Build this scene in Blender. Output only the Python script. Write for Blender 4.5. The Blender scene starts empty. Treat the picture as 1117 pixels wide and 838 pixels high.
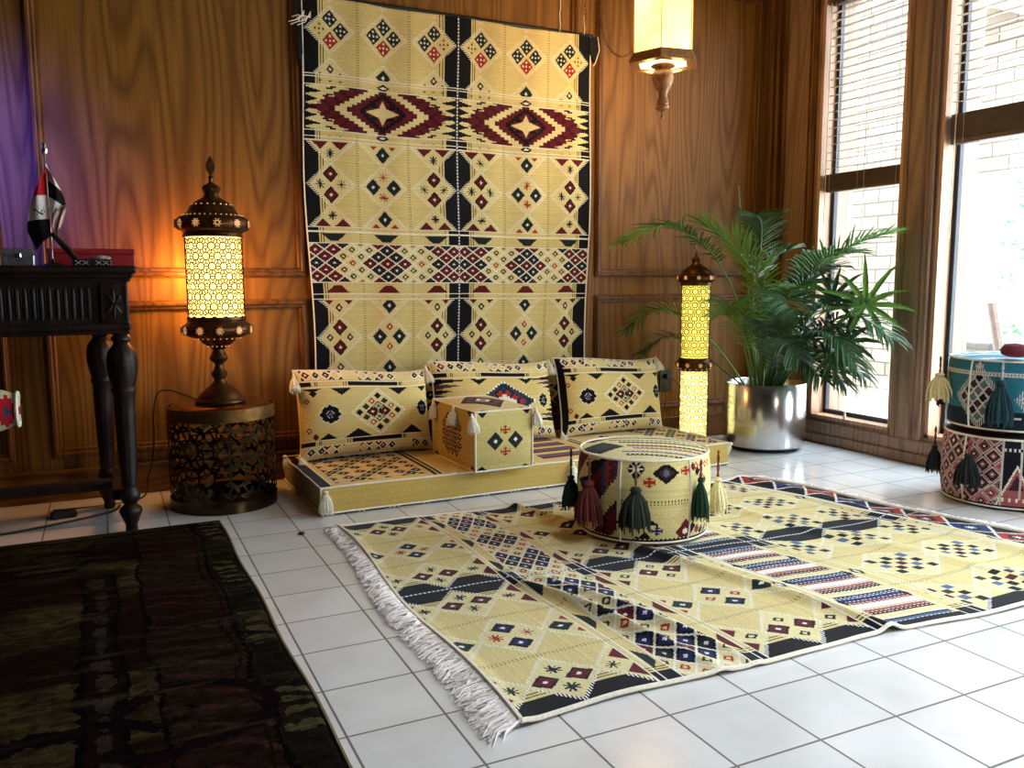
import bpy, math, random
import numpy as np
from math import pi, sin, cos, radians
from mathutils import Vector, Matrix
random.seed(7); RNG = np.random.default_rng(7)
SC = bpy.context.scene; COL = SC.collection

def lin(c):
    return tuple(((v/255)/12.92 if v/255 <= .04045 else ((v/255+.055)/1.055)**2.4) for v in c)

# ------------------------------------------------------------------ materials
def new_mat(name):
    m = bpy.data.materials.new(name); m.use_nodes = True
    nt = m.node_tree; b = nt.nodes['Principled BSDF']
    return m, nt, b
def plain(name, rgb, rough=.6, metal=0., var=.12, scale=18., bump=0., spec=.5, coat=0.):
    m, nt, b = new_mat(name)
    c = lin(rgb)
    tc = nt.nodes.new('ShaderNodeTexCoord')
    n = nt.nodes.new('ShaderNodeTexNoise'); n.inputs['Scale'].default_value = scale; n.inputs['Detail'].default_value = 4
    nt.links.new(tc.outputs['Object'], n.inputs['Vector'])
    r = nt.nodes.new('ShaderNodeValToRGB')
    r.color_ramp.elements[0].position = .3; r.color_ramp.elements[1].position = .7
    r.color_ramp.elements[0].color = (*[v*(1-var) for v in c], 1); r.color_ramp.elements[1].color = (*[min(1, v*(1+var)) for v in c], 1)
    nt.links.new(n.outputs['Fac'], r.inputs['Fac']); nt.links.new(r.outputs['Color'], b.inputs['Base Color'])
    b.inputs['Roughness'].default_value = rough; b.inputs['Metallic'].default_value = metal
    b.inputs['Specular IOR Level'].default_value = spec
    b.inputs['Coat Weight'].default_value = coat
    if bump:
        bp = nt.nodes.new('ShaderNodeBump'); bp.inputs['Strength'].default_value = bump; bp.inputs['Distance'].default_value = .004
        nt.links.new(n.outputs['Fac'], bp.inputs['Height']); nt.links.new(bp.outputs['Normal'], b.inputs['Normal'])
    return m
def emit(name, rgb, strength, var=0., scale=10.):
    m, nt, b = new_mat(name)
    b.inputs['Base Color'].default_value = (*lin(rgb), 1)
    b.inputs['Emission Color'].default_value = (*lin(rgb), 1); b.inputs['Emission Strength'].default_value = strength
    b.inputs['Roughness'].default_value = .4
    if var:
        n = nt.nodes.new('ShaderNodeTexNoise'); n.inputs['Scale'].default_value = scale
        tc = nt.nodes.new('ShaderNodeTexCoord'); nt.links.new(tc.outputs['Object'], n.inputs['Vector'])
        mr = nt.nodes.new('ShaderNodeMapRange'); mr.inputs['From Min'].default_value = .35; mr.inputs['From Max'].default_value = .65
        mr.inputs['To Min'].default_value = strength*(1-var); mr.inputs['To Max'].default_value = strength*(1+var)
        nt.links.new(n.outputs['Fac'], mr.inputs['Value']); nt.links.new(mr.outputs['Result'], b.inputs['Emission Strength'])
    return m
def wood(name, light, dark, grain=1., rough=.42, vertical=True, spec=.4):
    """Oak-like grain: long stretched noise plus cathedral rings running along the boards."""
    m, nt, b = new_mat(name); N = nt.nodes.new; L = nt.links.new
    tc = N('ShaderNodeTexCoord'); mp = N('ShaderNodeMapping')
    mp.inputs['Scale'].default_value = (1, 1, .09) if vertical else (.09, 1, 1)
    L(tc.outputs['Object'], mp.inputs['Vector'])
    w = N('ShaderNodeTexNoise'); w.inputs['Scale'].default_value = 2.0; w.inputs['Detail'].default_value = 2
    L(mp.outputs['Vector'], w.inputs['Vector'])
    mul = N('ShaderNodeMath'); mul.operation = 'MULTIPLY'; mul.inputs[1].default_value = 34*grain
    L(w.outputs['Fac'], mul.inputs[0])
    fr = N('ShaderNodeMath'); fr.operation = 'PINGPONG'; fr.inputs[1].default_value = .5
    L(mul.outputs[0], fr.inputs[0])
    f = N('ShaderNodeTexNoise'); f.inputs['Scale'].default_value = 60; f.inputs['Detail'].default_value = 5
    mp2 = N('ShaderNodeMapping'); mp2.inputs['Scale'].default_value = (1, 1, .04) if vertical else (.04, 1, 1)
    L(tc.outputs['Object'], mp2.inputs['Vector']); L(mp2.outputs['Vector'], f.inputs['Vector'])
    r1 = N('ShaderNodeValToRGB'); e = r1.color_ramp.elements
    e[0].position = 0; e[0].color = (*lin(dark), 1); e[1].position = .34; e[1].color = (*lin(light), 1)
    L(fr.outputs[0], r1.inputs['Fac'])
    r2 = N('ShaderNodeValToRGB'); e = r2.color_ramp.elements
    e[0].position = .32; e[0].color = (.62, .55, .5, 1); e[1].position = .62; e[1].color = (1, 1, 1, 1)
    L(f.outputs['Fac'], r2.inputs['Fac'])
    mx = N('ShaderNodeMix'); mx.data_type = 'RGBA'; mx.blend_type = 'MULTIPLY'; mx.inputs['Factor'].default_value = .55
    L(r1.outputs['Color'], mx.inputs['A']); L(r2.outputs['Color'], mx.inputs['B'])
    L(mx.outputs['Result'], b.inputs['Base Color'])
    b.inputs['Roughness'].default_value = rough; b.inputs['Specular IOR Level'].default_value = spec
    bp = N('ShaderNodeBump'); bp.inputs['Strength'].default_value = .15; bp.inputs['Distance'].default_value = .002
    L(f.outputs['Fac'], bp.inputs['Height']); L(bp.outputs['Normal'], b.inputs['Normal'])
    return m
def textile(name, rough=.95, freq=900., strength=.35):
    m, nt, b = new_mat(name); N = nt.nodes.new; L = nt.links.new
    at = N('ShaderNodeAttribute'); at.attribute_name = 'pattern'
    tc = N('ShaderNodeTexCoord'); n = N('ShaderNodeTexNoise'); n.inputs['Scale'].default_value = 160; n.inputs['Detail'].default_value = 3
    L(tc.outputs['Object'], n.inputs['Vector'])
    r = N('ShaderNodeValToRGB'); r.color_ramp.elements[0].position = .3; r.color_ramp.elements[1].position = .7
    r.color_ramp.elements[0].color = (.78, .77, .74, 1); r.color_ramp.elements[1].color = (1, 1, 1, 1)
    L(n.outputs['Fac'], r.inputs['Fac'])
    mx = N('ShaderNodeMix'); mx.data_type = 'RGBA'; mx.blend_type = 'MULTIPLY'; mx.inputs['Factor'].default_value = .8
    L(at.outputs['Color'], mx.inputs['A']); L(r.outputs['Color'], mx.inputs['B']); L(mx.outputs['Result'], b.inputs['Base Color'])
    b.inputs['Roughness'].default_value = rough; b.inputs['Specular IOR Level'].default_value = .1
    b.inputs['Sheen Weight'].default_value = .08
    bp = N('ShaderNodeBump'); bp.inputs['Strength'].default_value = strength; bp.inputs['Distance'].default_value = .003
    L(n.outputs['Fac'], bp.inputs['Height']); L(bp.outputs['Normal'], b.inputs['Normal'])
    return m

M = {}
M['oak'] = wood('oak_panelling', (140, 96, 38), (110, 70, 26), rough=.5, spec=.18)
M['oak_trim'] = wood('oak_moulding', (116, 75, 30), (88, 53, 20), rough=.42, spec=.25)
M['oak_h'] = wood('oak_rail', (118, 77, 31), (90, 54, 21), vertical=False, rough=.42, spec=.25)
M['frame_wood'] = wood('window_wood', (158, 126, 102), (130, 102, 82), rough=.5)
M['jamb_wood'] = wood('jamb_wood', (214, 170, 138), (186, 144, 114), rough=.5)
M['dark_wood'] = wood('carved_dark_wood', (40, 24, 20), (20, 12, 10), rough=.48, spec=.3)
M['textile'] = textile('woven_kilim')
M['pile'] = textile('wool_pile', rough=1., strength=.8)
for m_ in (M['pile'],):
    m_.node_tree.nodes['Principled BSDF'].inputs['Sheen Weight'].default_value = 0; m_.node_tree.nodes['Principled BSDF'].inputs['Specular IOR Level'].default_value = 0.02
M['white_cord'] = plain('white_cotton', (236, 228, 210), .9, bump=.2, scale=120)
M['pink_fringe'] = plain('pinkish_cotton_fringe', (255, 240, 236), .9, bump=.3, scale=90)
M['brass'] = plain('aged_brass', (120, 88, 48), .35, .9, var=.3, scale=40, bump=.15)
M['brass_dark'] = plain('dark_bronze', (92, 62, 36), .36, .85, var=.35, scale=55, bump=.3)
M['brass_lid'] = plain('polished_brass_lid', (146, 108, 62), .22, 1., var=.15, scale=25)
M['drum_metal'] = plain('blackened_brass', (66, 57, 38), .26, .95, var=.3, scale=30)
M['steel'] = plain('brushed_steel', (215, 215, 215), .2, 1., var=.06, scale=60)
M['lattice'] = plain('dark_lattice', (58, 34, 16), .6, var=.2, spec=.1)
M['black'] = plain('black_plastic', (14, 14, 15), .5)
M['black_cloth'] = plain('black_cloth', (16, 14, 15), .95)
M['soil'] = plain('dark_soil', (22, 17, 13), .95, bump=.8, scale=60)
M['leaf'] = plain('palm_leaf', (92, 140, 60), .42, var=.35, scale=9, spec=.5)
M['leaf2'] = plain('dark_palm_leaf', (58, 98, 56), .4, var=.35, scale=9, spec=.5)
M['leaf3'] = plain('bright_palm_leaf', (112, 166, 70), .42, var=.25, scale=9, spec=.5)
M['stem'] = plain('palm_stem', (96, 122, 60), .5)
M['blind'] = plain('slat_wood', (150, 134, 116), .5, var=.1)
M['blind_dark'] = plain('stacked_slats', (84, 66, 56), .5, var=.2)
M['sash'] = plain('dark_metal_sash', (40, 40, 44), .4, .4)
M['ceil'] = plain('ceiling_plaster', (128, 112, 94), .9, bump=.2)
M['darkwall'] = plain('dim_painted_wall', (70, 52, 40), .85)
M['red_box'] = plain('red_leatherette', (150, 28, 32), .45)
M['silver'] = plain('silver_lattice', (150, 150, 160), .35, .7, var=.5, scale=120)
M['mesh_dark'] = plain('black_inlay', (30, 27, 30), .35)
M['inlay'] = plain('bone_inlay', (176, 168, 156), .5)
M['glow_amber'] = emit('lantern_glass', (255, 206, 110), 3.4, .3, 12)
M['glow_low'] = emit('rosette_glow', (255, 186, 120), .5)
M['glow_yellow'] = emit('column_glass_upper', (255, 230, 100), 1.7, .2, 14)
M['glow_white'] = emit('column_glass_lower', (255, 240, 150), 2.4, .2, 14)
M['glow_shade'] = emit('parchment_shade', (255, 204, 116), 2.9, .3, 5)
M['shade_bottom'] = emit('shade_diffuser', (255, 240, 205), 2.4)
M['pend_wood'] = plain('gilded_wood', (150, 98, 50), .35, .3, var=.4, scale=50, bump=.3)
M['brick_out'] = None

def brick_floor():
    m, nt, b = new_mat('glazed_floor_tile'); N = nt.nodes.new; L = nt.links.new
    g = N('ShaderNodeNewGeometry'); sub = N('ShaderNodeVectorMath'); sub.operation = 'SUBTRACT'
    sub.inputs[1].default_value = (.4341-10*.23271, 1.5246-20*.23271, 0)
    L(g.outputs['Position'], sub.inputs[0])
    br = N('ShaderNodeTexBrick'); br.offset = 0; br.squash = 1
    br.inputs['Scale'].default_value = 1; br.inputs['Brick Width'].default_value = .23271; br.inputs['Row Height'].default_value = .23271
    br.inputs['Mortar Size'].default_value = .0032; br.inputs['Mortar Smooth'].default_value = .15; br.inputs['Bias'].default_value = 0
    br.inputs['Color1'].default_value = (*lin((228, 228, 228)), 1); br.inputs['Color2'].default_value = (*lin((220, 220, 221)), 1)
    br.inputs['Mortar'].default_value = (*lin((112, 106, 100)), 1)
    L(sub.outputs[0], br.inputs['Vector'])
    n = N('ShaderNodeTexNoise'); n.inputs['Scale'].default_value = 5; n.inputs['Detail'].default_value = 5
    L(g.outputs['Position'], n.inputs['Vector'])
    r = N('ShaderNodeValToRGB'); r.color_ramp.elements[0].color = (.86, .84, .82, 1); r.color_ramp.elements[1].color = (1, 1, 1, 1)
    r.color_ramp.elements[0].position = .3; r.color_ramp.elements[1].position = .6
    L(n.outputs['Fac'], r.inputs['Fac'])
    mx = N('ShaderNodeMix'); mx.data_type = 'RGBA'; mx.blend_type = 'MULTIPLY'; mx.inputs['Factor'].default_value = .7
    L(br.outputs['Color'], mx.inputs['A']); L(r.outputs['Color'], mx.inputs['B']); L(mx.outputs['Result'], b.inputs['Base Color'])
    mr = N('ShaderNodeMapRange'); b.inputs['Specular IOR Level'].default_value = .8; mr.inputs['To Min'].default_value = .2; mr.inputs['To Max'].default_value = .8
    L(br.outputs['Fac'], mr.inputs['Value'])
    L(mr.outputs['Result'], b.inputs['Roughness'])
    bp = N('ShaderNodeBump'); bp.inputs['Strength'].default_value = .5; bp.inputs['Distance'].default_value = .002; bp.invert = True
    ad = N('ShaderNodeMath'); ad.operation = 'MULTIPLY_ADD'; ad.inputs[1].default_value = .12
    L(n.outputs['Fac'], ad.inputs[0]); L(br.outputs['Fac'], ad.inputs[2])
    L(ad.outputs[0], bp.inputs['Height']); L(bp.outputs['Normal'], b.inputs['Normal'])
    return m
def brick_wall(k=1.):
    m, nt, b = new_mat('pale_brick'); N = nt.nodes.new; L = nt.links.new
    tc = N('ShaderNodeTexCoord'); mp = N('ShaderNodeMapping'); mp.inputs['Rotation'].default_value = (0, 0, 0)
    sp = N('ShaderNodeSeparateXYZ'); cb = N('ShaderNodeCombineXYZ'); L(tc.outputs['Object'], sp.inputs[0])
    L(sp.outputs['Y'], cb.inputs['X']); L(sp.outputs['Z'], cb.inputs['Y'])
    br = N('ShaderNodeTexBrick'); br.inputs['Scale'].default_value = 1; br.inputs['Brick Width'].default_value = .34; br.inputs['Row Height'].default_value = .13
    br.inputs['Mortar Size'].default_value = .008
    br.inputs['Color1'].default_value = (*[v*k for v in lin((128, 112, 96))], 1); br.inputs['Color2'].default_value = (*[v*k for v in lin((104, 90, 76))], 1)
    br.inputs['Mortar'].default_value = (*[v*k for v in lin((66, 58, 50))], 1)
    L(cb.outputs[0], br.inputs['Vector']); L(br.outputs['Color'], b.inputs['Base Color']); b.inputs['Roughness'].default_value = .9
    return m
M['tile'] = brick_floor(); M['brick_out'] = brick_wall()
M['ground_out'] = plain('sunlit_paving', (224, 222, 216), .9)
def pane_mat():
    m, nt, b = new_mat('window_glass'); N = nt.nodes.new; L = nt.links.new
    tr = N('ShaderNodeBsdfTransparent'); tr.inputs['Color'].default_value = (.96, .98, .98, 1)
    gl = N('ShaderNodeBsdfGlossy'); gl.inputs['Roughness'].default_value = .02
    mx = N('ShaderNodeMixShader'); mx.inputs[0].default_value = .05
    L(tr.outputs[0], mx.inputs[1]); L(gl.outputs[0], mx.inputs[2]); L(mx.outputs[0], nt.nodes['Material Output'].inputs['Surface'])
    return m
M['pane'] = pane_mat()
TM = {}
def tassel_mat(rgb):
    if rgb not in TM: TM[rgb] = plain('tassel_yarn', rgb, .9, var=.2, scale=150, bump=.3)
    return TM[rgb]

# ------------------------------------------------------------------ object helpers
def props(o, label=None, cat=None, group=None, kind=None):
    if label: o['label'] = label
    if cat: o['category'] = cat
    if group: o['group'] = group
    if kind: o['kind'] = kind
    return o
def empty(name, loc=(0, 0, 0), rot=(0, 0, 0), label=None, cat=None, group=None):
    o = bpy.data.objects.new(name, None); COL.objects.link(o); o.location = loc; o.rotation_euler = rot
    o.empty_display_size = .1
    return props(o, label, cat, group)
def link(name, me, parent=None, loc=None, rot=None):
    o = bpy.data.objects.new(name, me); COL.objects.link(o)
    if parent: o.parent = parent
    if loc is not None: o.location = loc
    if rot is not None: o.rotation_euler = rot
    return o
class MB:
    def __init__(s): s.v = []; s.f = []
    def add(s, vs, fs):
        k = len(s.v); s.v += [tuple(p) for p in vs]; s.f += [tuple(i+k for i in f) for f in fs]; return s
    def box(s, x0, x1, y0, y1, z0, z1, bev=0.):
        b = min(bev, (x1-x0)*.45, (y1-y0)*.45, (z1-z0)*.45)
        if b <= 0:
            return s.add([(x0,y0,z0),(x1,y0,z0),(x1,y1,z0),(x0,y1,z0),(x0,y0,z1),(x1,y0,z1),(x1,y1,z1),(x0,y1,z1)],
                     [(0,3,2,1),(4,5,6,7),(0,1,5,4),(1,2,6,5),(2,3,7,6),(3,0,4,7)])
        def ring(e, z): # octagonal outline, inset e
            return [(x0+e+b,y0+e,z),(x1-e-b,y0+e,z),(x1-e,y0+e+b,z),(x1-e,y1-e-b,z),(x1-e-b,y1-e,z),(x0+e+b,y1-e,z),(x0+e,y1-e-b,z),(x0+e,y0+e+b,z)]
        vs = ring(b*.7, z0)+ring(0, z0+b)+ring(0, z1-b)+ring(b*.7, z1)
        fs = [tuple(reversed(range(8))), tuple(range(24, 32))]
        for k in range(3):
            for i in range(8): j = (i+1) % 8; fs.append((k*8+i, k*8+j, k*8+8+j, k*8+8+i))
        return s.add(vs, fs)
    def lathe(s, prof, n=40, c=(0, 0, 0), cap=True, a0=0, mod=None):
        vs = []; m = len(prof)
        for (r, z) in prof:
            for i in range(n):
                a = a0+2*pi*i/n; rr = r*(mod(a, z) if mod else 1)
                vs.append((c[0]+rr*cos(a), c[1]+rr*sin(a), c[2]+z))
        fs = [(k*n+i, k*n+(i+1) % n, k*n+n+(i+1) % n, k*n+n+i) for k in range(m-1) for i in range(n)]
        if cap:
            fs.append(tuple(reversed(range(n)))); fs.append(tuple(range((m-1)*n, m*n)))
        return s.add(vs, fs)
    def tube(s, pts, r, n=6, closed=False, cap=True):
        P = [Vector(p) for p in pts]; m = len(P); vs = []; up = None
        for i in range(m):
            if closed: t = P[(i+1) % m]-P[i-1]
            else: t = P[min(i+1, m-1)]-P[max(i-1, 0)]
            if t.length < 1e-9: t = Vector((0, 0, 1))
            t.normalize()
            if up is None: up = Vector((0, 0, 1)) if abs(t.z) < .9 else Vector((1, 0, 0))
            x = t.cross(up)
            if x.length < 1e-6: x = t.orthogonal()
            x.normalize(); y = x.cross(t); up = y
            rr = r[i] if isinstance(r, (list, tuple)) else r
            for k in range(n):
                a = 2*pi*k/n; vs.append(P[i]+x*rr*cos(a)+y*rr*sin(a))
        fs = []
        for i in range(m if closed else m-1):
            j = (i+1) % m
            for k in range(n): l = (k+1) % n; fs.append((i*n+k, i*n+l, j*n+l, j*n+k))
        if cap and not closed: fs.append(tuple(reversed(range(n)))); fs.append(tuple(range((m-1)*n, m*n)))
        return s.add(vs, fs)
    def build(s, name, mat, parent=None, smooth=False, loc=None, rot=None):
        me = bpy.data.meshes.new(name); me.from_pydata(s.v, [], s.f); me.materials.append(mat)
        if smooth:
            me.polygons.foreach_set('use_smooth', [True]*len(me.polygons)); 
            try: me.set_sharp_from_angle(angle=radians(40))
            except Exception: pass
        me.update()
        return link(name, me, parent, loc, rot)
def struct(o): o['kind'] = 'structure'; return o

# ------------------------------------------------------------------ woven pattern canvas (rows = s, columns = t, metres)
GOLD = lin((230, 204, 132)); CREAM = lin((236, 214, 150)); WHITE = lin((246, 238, 214)); K = lin((24, 21, 24)); DG = lin((34, 44, 46))
MAR = lin((100, 28, 34)); RED = lin((172, 52, 36)); NAVY = lin((38, 46, 92)); GRN = lin((40, 58, 44)); TEAL = lin((52, 118, 136)); SLATE = lin((90, 108, 136))
class Cv:
    def __init__(s, hs, wt, cell=.004, bg=GOLD):
        s.c = cell; s.n = max(1, round(hs/cell)); s.m = max(1, round(wt/cell)); s.H = hs; s.W = wt
        s.a = np.empty((s.n, s.m, 3), np.float32); s.a[:] = bg
        s.clip = (0, hs, 0, wt)
    def win(s, s0, s1, t0, t1):
        s0 = max(s0, s.clip[0]); s1 = min(s1, s.clip[1]); t0 = max(t0, s.clip[2]); t1 = min(t1, s.clip[3])
        i0, i1 = max(0, round(s0/s.c)), min(s.n, round(s1/s.c)); j0, j1 = max(0, round(t0/s.c)), min(s.m, round(t1/s.c))
        if i1 <= i0 or j1 <= j0: return None
        S, T = np.meshgrid((np.arange(i0, i1)+.5)*s.c, (np.arange(j0, j1)+.5)*s.c, indexing='ij')
        return s.a[i0:i1, j0:j1], S, T
    def rect(s, s0, s1, t0, t1, col):
        w = s.win(s0, s1, t0, t1)
        if w: w[0][:] = col
    def dia(s, cs, ct, rs, rt, col, teeth=0):
        w = s.win(cs-rs, cs+rs, ct-rt, ct+rt)
        if w:
            k = abs(w[1]-cs)/rs+abs(w[2]-ct)/rt < 1
            if teeth: k &= (np.floor(w[1]/s.c).astype(int) % 2 == 0) if teeth == 1 else (np.floor(w[2]/s.c).astype(int) % 2 == 0)
            w[0][k] = col
    def tri(s, base, ct, h, rt, col):      # apex at base+h (h signed)
        w = s.win(min(base, base+h), max(base, base+h), ct-rt, ct+rt)
        if w: w[0][abs(w[2]-ct)/rt < 1-(w[1]-base)/h] = col
    def trap(s, base, ct, h, rt, rt2, col):
        w = s.win(min(base, base+h), max(base, base+h), ct-rt, ct+rt)
        if w:
            q = (w[1]-base)/h; w[0][abs(w[2]-ct) < rt+(rt2-rt)*q] = col
    def star(s, cs, ct, r, col):
        w = s.win(cs-r, cs+r, ct-r, ct+r)
        if w:
            ds, dt = abs(w[1]-cs), abs(w[2]-ct); th = s.c*.8
            k = ((ds < th) | (dt < th) | (abs(ds-dt) < th)) & (ds+dt < r*1.45)
            w[0][k] = col
    def cross(s, cs, ct, r, col):
        s.rect(cs-r, cs+r, ct-s.c, ct+s.c, col); s.rect(cs-s.c*1.2, cs+s.c*1.2, ct-r, ct+r, col)
        for q in (-1, 1):
            s.rect(cs+q*r*.6-s.c*.6, cs+q*r*.6+s.c*.6, ct-r*.55, ct+r*.55, col); s.rect(cs-r*.5, cs+r*.5, ct+q*r-s.c*.6, ct+q*r+s.c*.6, col)
    def ddot(s, cs, ct, rs, rt, col, dot=WHITE):
        s.dia(cs, ct, rs, rt, col); s.dia(cs, ct, rs*.24, rt*.24, dot)
    def ring(s, cs, ct, rs, rt, col, hole=CREAM):
        s.dia(cs, ct, rs, rt, col); s.dia(cs, ct, rs*.45, rt*.45, hole)
    def pdot(s, cs, ct, rs, rt, col, dot=WHITE):
        s.dia(cs, ct, rs, rt, col)
        for a, b in ((0, 0), (.5, 0), (-.5, 0), (0, .5), (0, -.5)): s.dia(cs+a*rs, ct+b*rt, max(.006, rs*.16), max(.006, rt*.16), dot)
    def snow(s, cs, ct, rs, rt):
        for k in range(8):
            a = k*pi/4; q = .62 if k % 2 == 0 else .60
            s.dia(cs+rs*q*sin(a), ct+rt*q*cos(a), rs*.44, rt*.44, WHITE)
        for k in range(8):
            a = k*pi/4; q = .62 if k % 2 == 0 else .58
            s.dia(cs+rs*q*sin(a), ct+rt*q*cos(a), rs*.36, rt*.36, K)
        s.dia(cs, ct, rs*.4, rt*.4, K); s.dia(cs, ct, rs*.2, rt*.2, SLATE)
    def dots(s, s0, s1, t):
        w = s.win(s0, s1, t-s.c*1.6, t+s.c*1.6)
        if w:
            k = (np.floor(w[1]/s.c).astype(int) % 3 == 0) & (abs(w[2]-t) > s.c*.5); w[0][k] = K
    def mottle(s, amp=.05):
        s.a *= (1+RNG.normal(0, amp, s.a.shape[:2])[..., None]*.6+(RNG.normal(0, amp, (s.n, 1))[..., None])*.7)
        s.a[:] = np.clip(s.a, 0, 1)
    def samp(s, S, T):
        return s.a[np.clip((S/s.c).astype(int), 0, s.n-1), np.clip((T/s.c).astype(int), 0, s.m-1)]

def med(c, cs, ct, kinds, q=1.):
    """four small motifs (up, down, left, right) in a stepped lozenge"""
    for (a, b), k in zip(((-1, 0), (1, 0), (0, -1), (0, 1)), kinds):
        y = cs+a*.051*q; x = ct+b*.053*q; rs, rt = .043*q, .039*q
        if k == 'K': c.ddot(y, x, rs, rt, DG)
        elif k == 'N': c.ddot(y, x, rs, rt, NAVY); c.dia(y, x, rs*.95, rt*.95, K); c.dia(y, x, rs*.6, rt*.6, NAVY); c.dia(y, x, rs*.22, rt*.22, WHITE)
        elif k == 'M': c.ddot(y, x, rs, rt, MAR); c.dia(y, x, rs, rt, K); c.dia(y, x, rs*.75, rt*.75, MAR); c.dia(y, x, rs*.22, rt*.22, WHITE)
        elif k == 's': c.star(y, x, .024*q, DG)
        elif k == 'r': c.star(y, x, .024*q, RED)
        elif k == 'P': c.pdot(y, x, rs, rt, DG)
        elif k == 'R': c.pdot(y, x, rs, rt, RED)
        elif k == 'L': c.pdot(y, x, rs, rt, GOLD, K)
        elif k == 'o': c.ring(y, x, .021*q, .019*q, DG)
        elif k == 'O': c.ring(y, x, .021*q, .019*q, RED)
def field(c, s0, s1, o, w, cy, side, mid, p=.21, half=('M', 's')):
    c.clip = (s0, s1, o, o+w)
    c.rect(s0, s1, o, o+w, GOLD)
    bw = .095*w
    for e, d in ((o, 1), (o+w, -1)):
        c.rect(s0, s1, min(e, e+d*bw), max(e, e+d*bw), K)
        for k in (.108, .124):
            x = e+d*k*w; c.rect(s0, s1, x-.0022, x+.0022, K)
    cols = [o+.165*w, o+.5*w, o+.835*w]
    for j, ct in enumerate(cols):
        rt = .135*w
        for n_, cs in enumerate((cy, cy-p, cy+p)):
            c.dia(cs, ct, .118, rt*1.16, WHITE, teeth=1)
            c.dia(cs, ct, .108, rt, CREAM)
    for k in (.335, .668): c.dots(s0, s1, o+k*w)
    for j, ct in enumerate(cols):
        kk = mid if j == 1 else (side if j == 0 else (side[0], side[1], side[3], side[2]))
        med(c, cy, ct, kk)
        for sg in (-1, 1):
            cs = cy+sg*p
            if j == 1:
                c.ddot(cs-sg*.048, ct, .042, .038, DG); c.tri(cs-sg*.004, ct-.048, -sg*.022, .022, RED); c.tri(cs-sg*.004, ct+.048, -sg*.022, .022, RED)
            else:
                c.tri(cs-sg*.002, ct-.05, -sg*.04, .042, MAR); c.tri(cs-sg*.002, ct+.05, -sg*.04, .042, MAR)
                if half[1] == 's': c.star(cs-sg*.058, ct, .022, DG)
                else: c.ring(cs-sg*.058, ct, .023, .02, DG)
    c.clip = (0, c.H, 0, c.W)
def band(c, s0, s1, o, w, motif, flip=False):
    c.clip = (s0, s1, o, o+w)
    c.rect(s0, s1, o, o+w, GOLD)
    h = s1-s0; mid = s0+h*.45
    for e0, e1 in ((o, o+.075*w), (o+w-.075*w, o+w)): c.rect(s0, s1, e0, e1, K)
    for e0, e1 in ((o+.085*w, o+.09*w), (o+.1*w, o+.105*w), (o+w-.09*w, o+w-.085*w), (o+w-.105*w, o+w-.1*w)): c.rect(s0, s1, e0, e1, K)
    for k in (.335, .668): c.dots(s0, s1, o+k*w)
    for j, q in enumerate((.165, .5, .835)):
        ct = o+q*w
        if motif == 'trap': 
            if flip: c.trap(s0+h*.62, ct, -h*.42, .062, .02, MAR)
            else: c.trap(s0+h*.42, ct, h*.42, .062, .02, DG)
        elif motif == 'small':
            if j == 1: c.dia(s0+h*(.35 if flip else .68), ct, .02, .035, K); c.dia(s0+h*(.35 if flip else .68), ct, .007, .02, WHITE)
            else:
                for a in (-.05, 0, .05): c.dia(s0+h*.6, ct+a, .005, .008, K)
    for s_ in (s0+.002, s0+h*(.3 if not flip else .66), s1-.003): c.rect(s_-.0022, s_+.0022, o, o+w, WHITE)
    c.clip = (0, c.H, 0, c.W)
def dense(c, s0, s1, o, w, ps=.0335, pt=.0465, cols=(MAR, DG, None, 1, None, DG), nav=NAVY):
    c.clip = (s0, s1, o, o+w); c.rect(s0, s1, o, o+w, WHITE)
    cs, ct = (s0+s1)/2, o+w/2
    for i in range(-12, 13):
        for j in range(-5, 6):
            if (i+j) % 2: continue
            n = (abs(i)+(abs(j)//2)) % len(cols); k = cols[n]; y = cs+j*ps; x = ct+i*pt
            c.dia(y, x, ps*.9, pt*.9, CREAM)
            if k is None: c.ring(y, x, ps*.48, pt*.42, GRN)
            elif k == 1: c.ring(y, x, ps*.48, pt*.42, RED)
            else: c.dia(y, x, ps*.88, pt*.88, K if k is not MAR else MAR); c.dia(y, x, ps*.6, pt*.6, nav if k is DG and (i % 3) else k); c.dia(y, x, ps*.2, pt*.2, WHITE)
    c.clip = (0, c.H, 0, c.W)
def zigzag(c, s0, s1, o, w):
    c.clip = (s0, s1, o, o+w); W_ = c.win(s0, s1, o, o+w); a, S, T = W_
    cs, ct = (s0+s1)/2, o+w/2; hh = (s1-s0)/2
    st = .0135; q = np.floor(abs(S-cs)/st)*st; x = abs(T-ct)
    d = x/.185+q/hh
    a[:] = CREAM
    row = np.floor(abs(S-cs)/st).astype(int)
    a[d < 1.0] = K; a[(d < .98) & ((np.floor((x+q*1.3)/.03)).astype(int) % 3 != 0)] = MAR
    yy = abs(S-cs); a[(x/.088+yy/.030 < 1) | (x/.030+yy/.062 < 1)] = CREAM; a[((x-.045)/.02)**2+((yy-.030)/.009)**2 < 1] = K
    z = (d > 1.32) & (d < 2.0); a[z] = MAR; a[z & ((np.floor((x-q*1.5)/.028)).astype(int) % 3 == 0)] = lin((70, 22, 34))
    # spiked edges: black and cream teeth pointing to the middle
    st2 = hh/2.75; yy = abs(S-cs)+st2*.5; ph = (yy % st2)/st2; tr = 1-abs(ph-.5)*2; r2 = np.floor(yy/st2).astype(int)
    e = w/2-x; xs = np.floor(tr*5)/5
    z2 = d > 1.85+.5*xs; a[z2] = CREAM
    a[(e < .012+.085*xs*(.55+.25*r2)) & (d > 1.6)] = K
    a[(e > .075+.02*r2) & (e < .105+.02*r2) & (xs < .25) & z2] = K
    c.clip = (0, c.H, 0, c.W)
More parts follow.
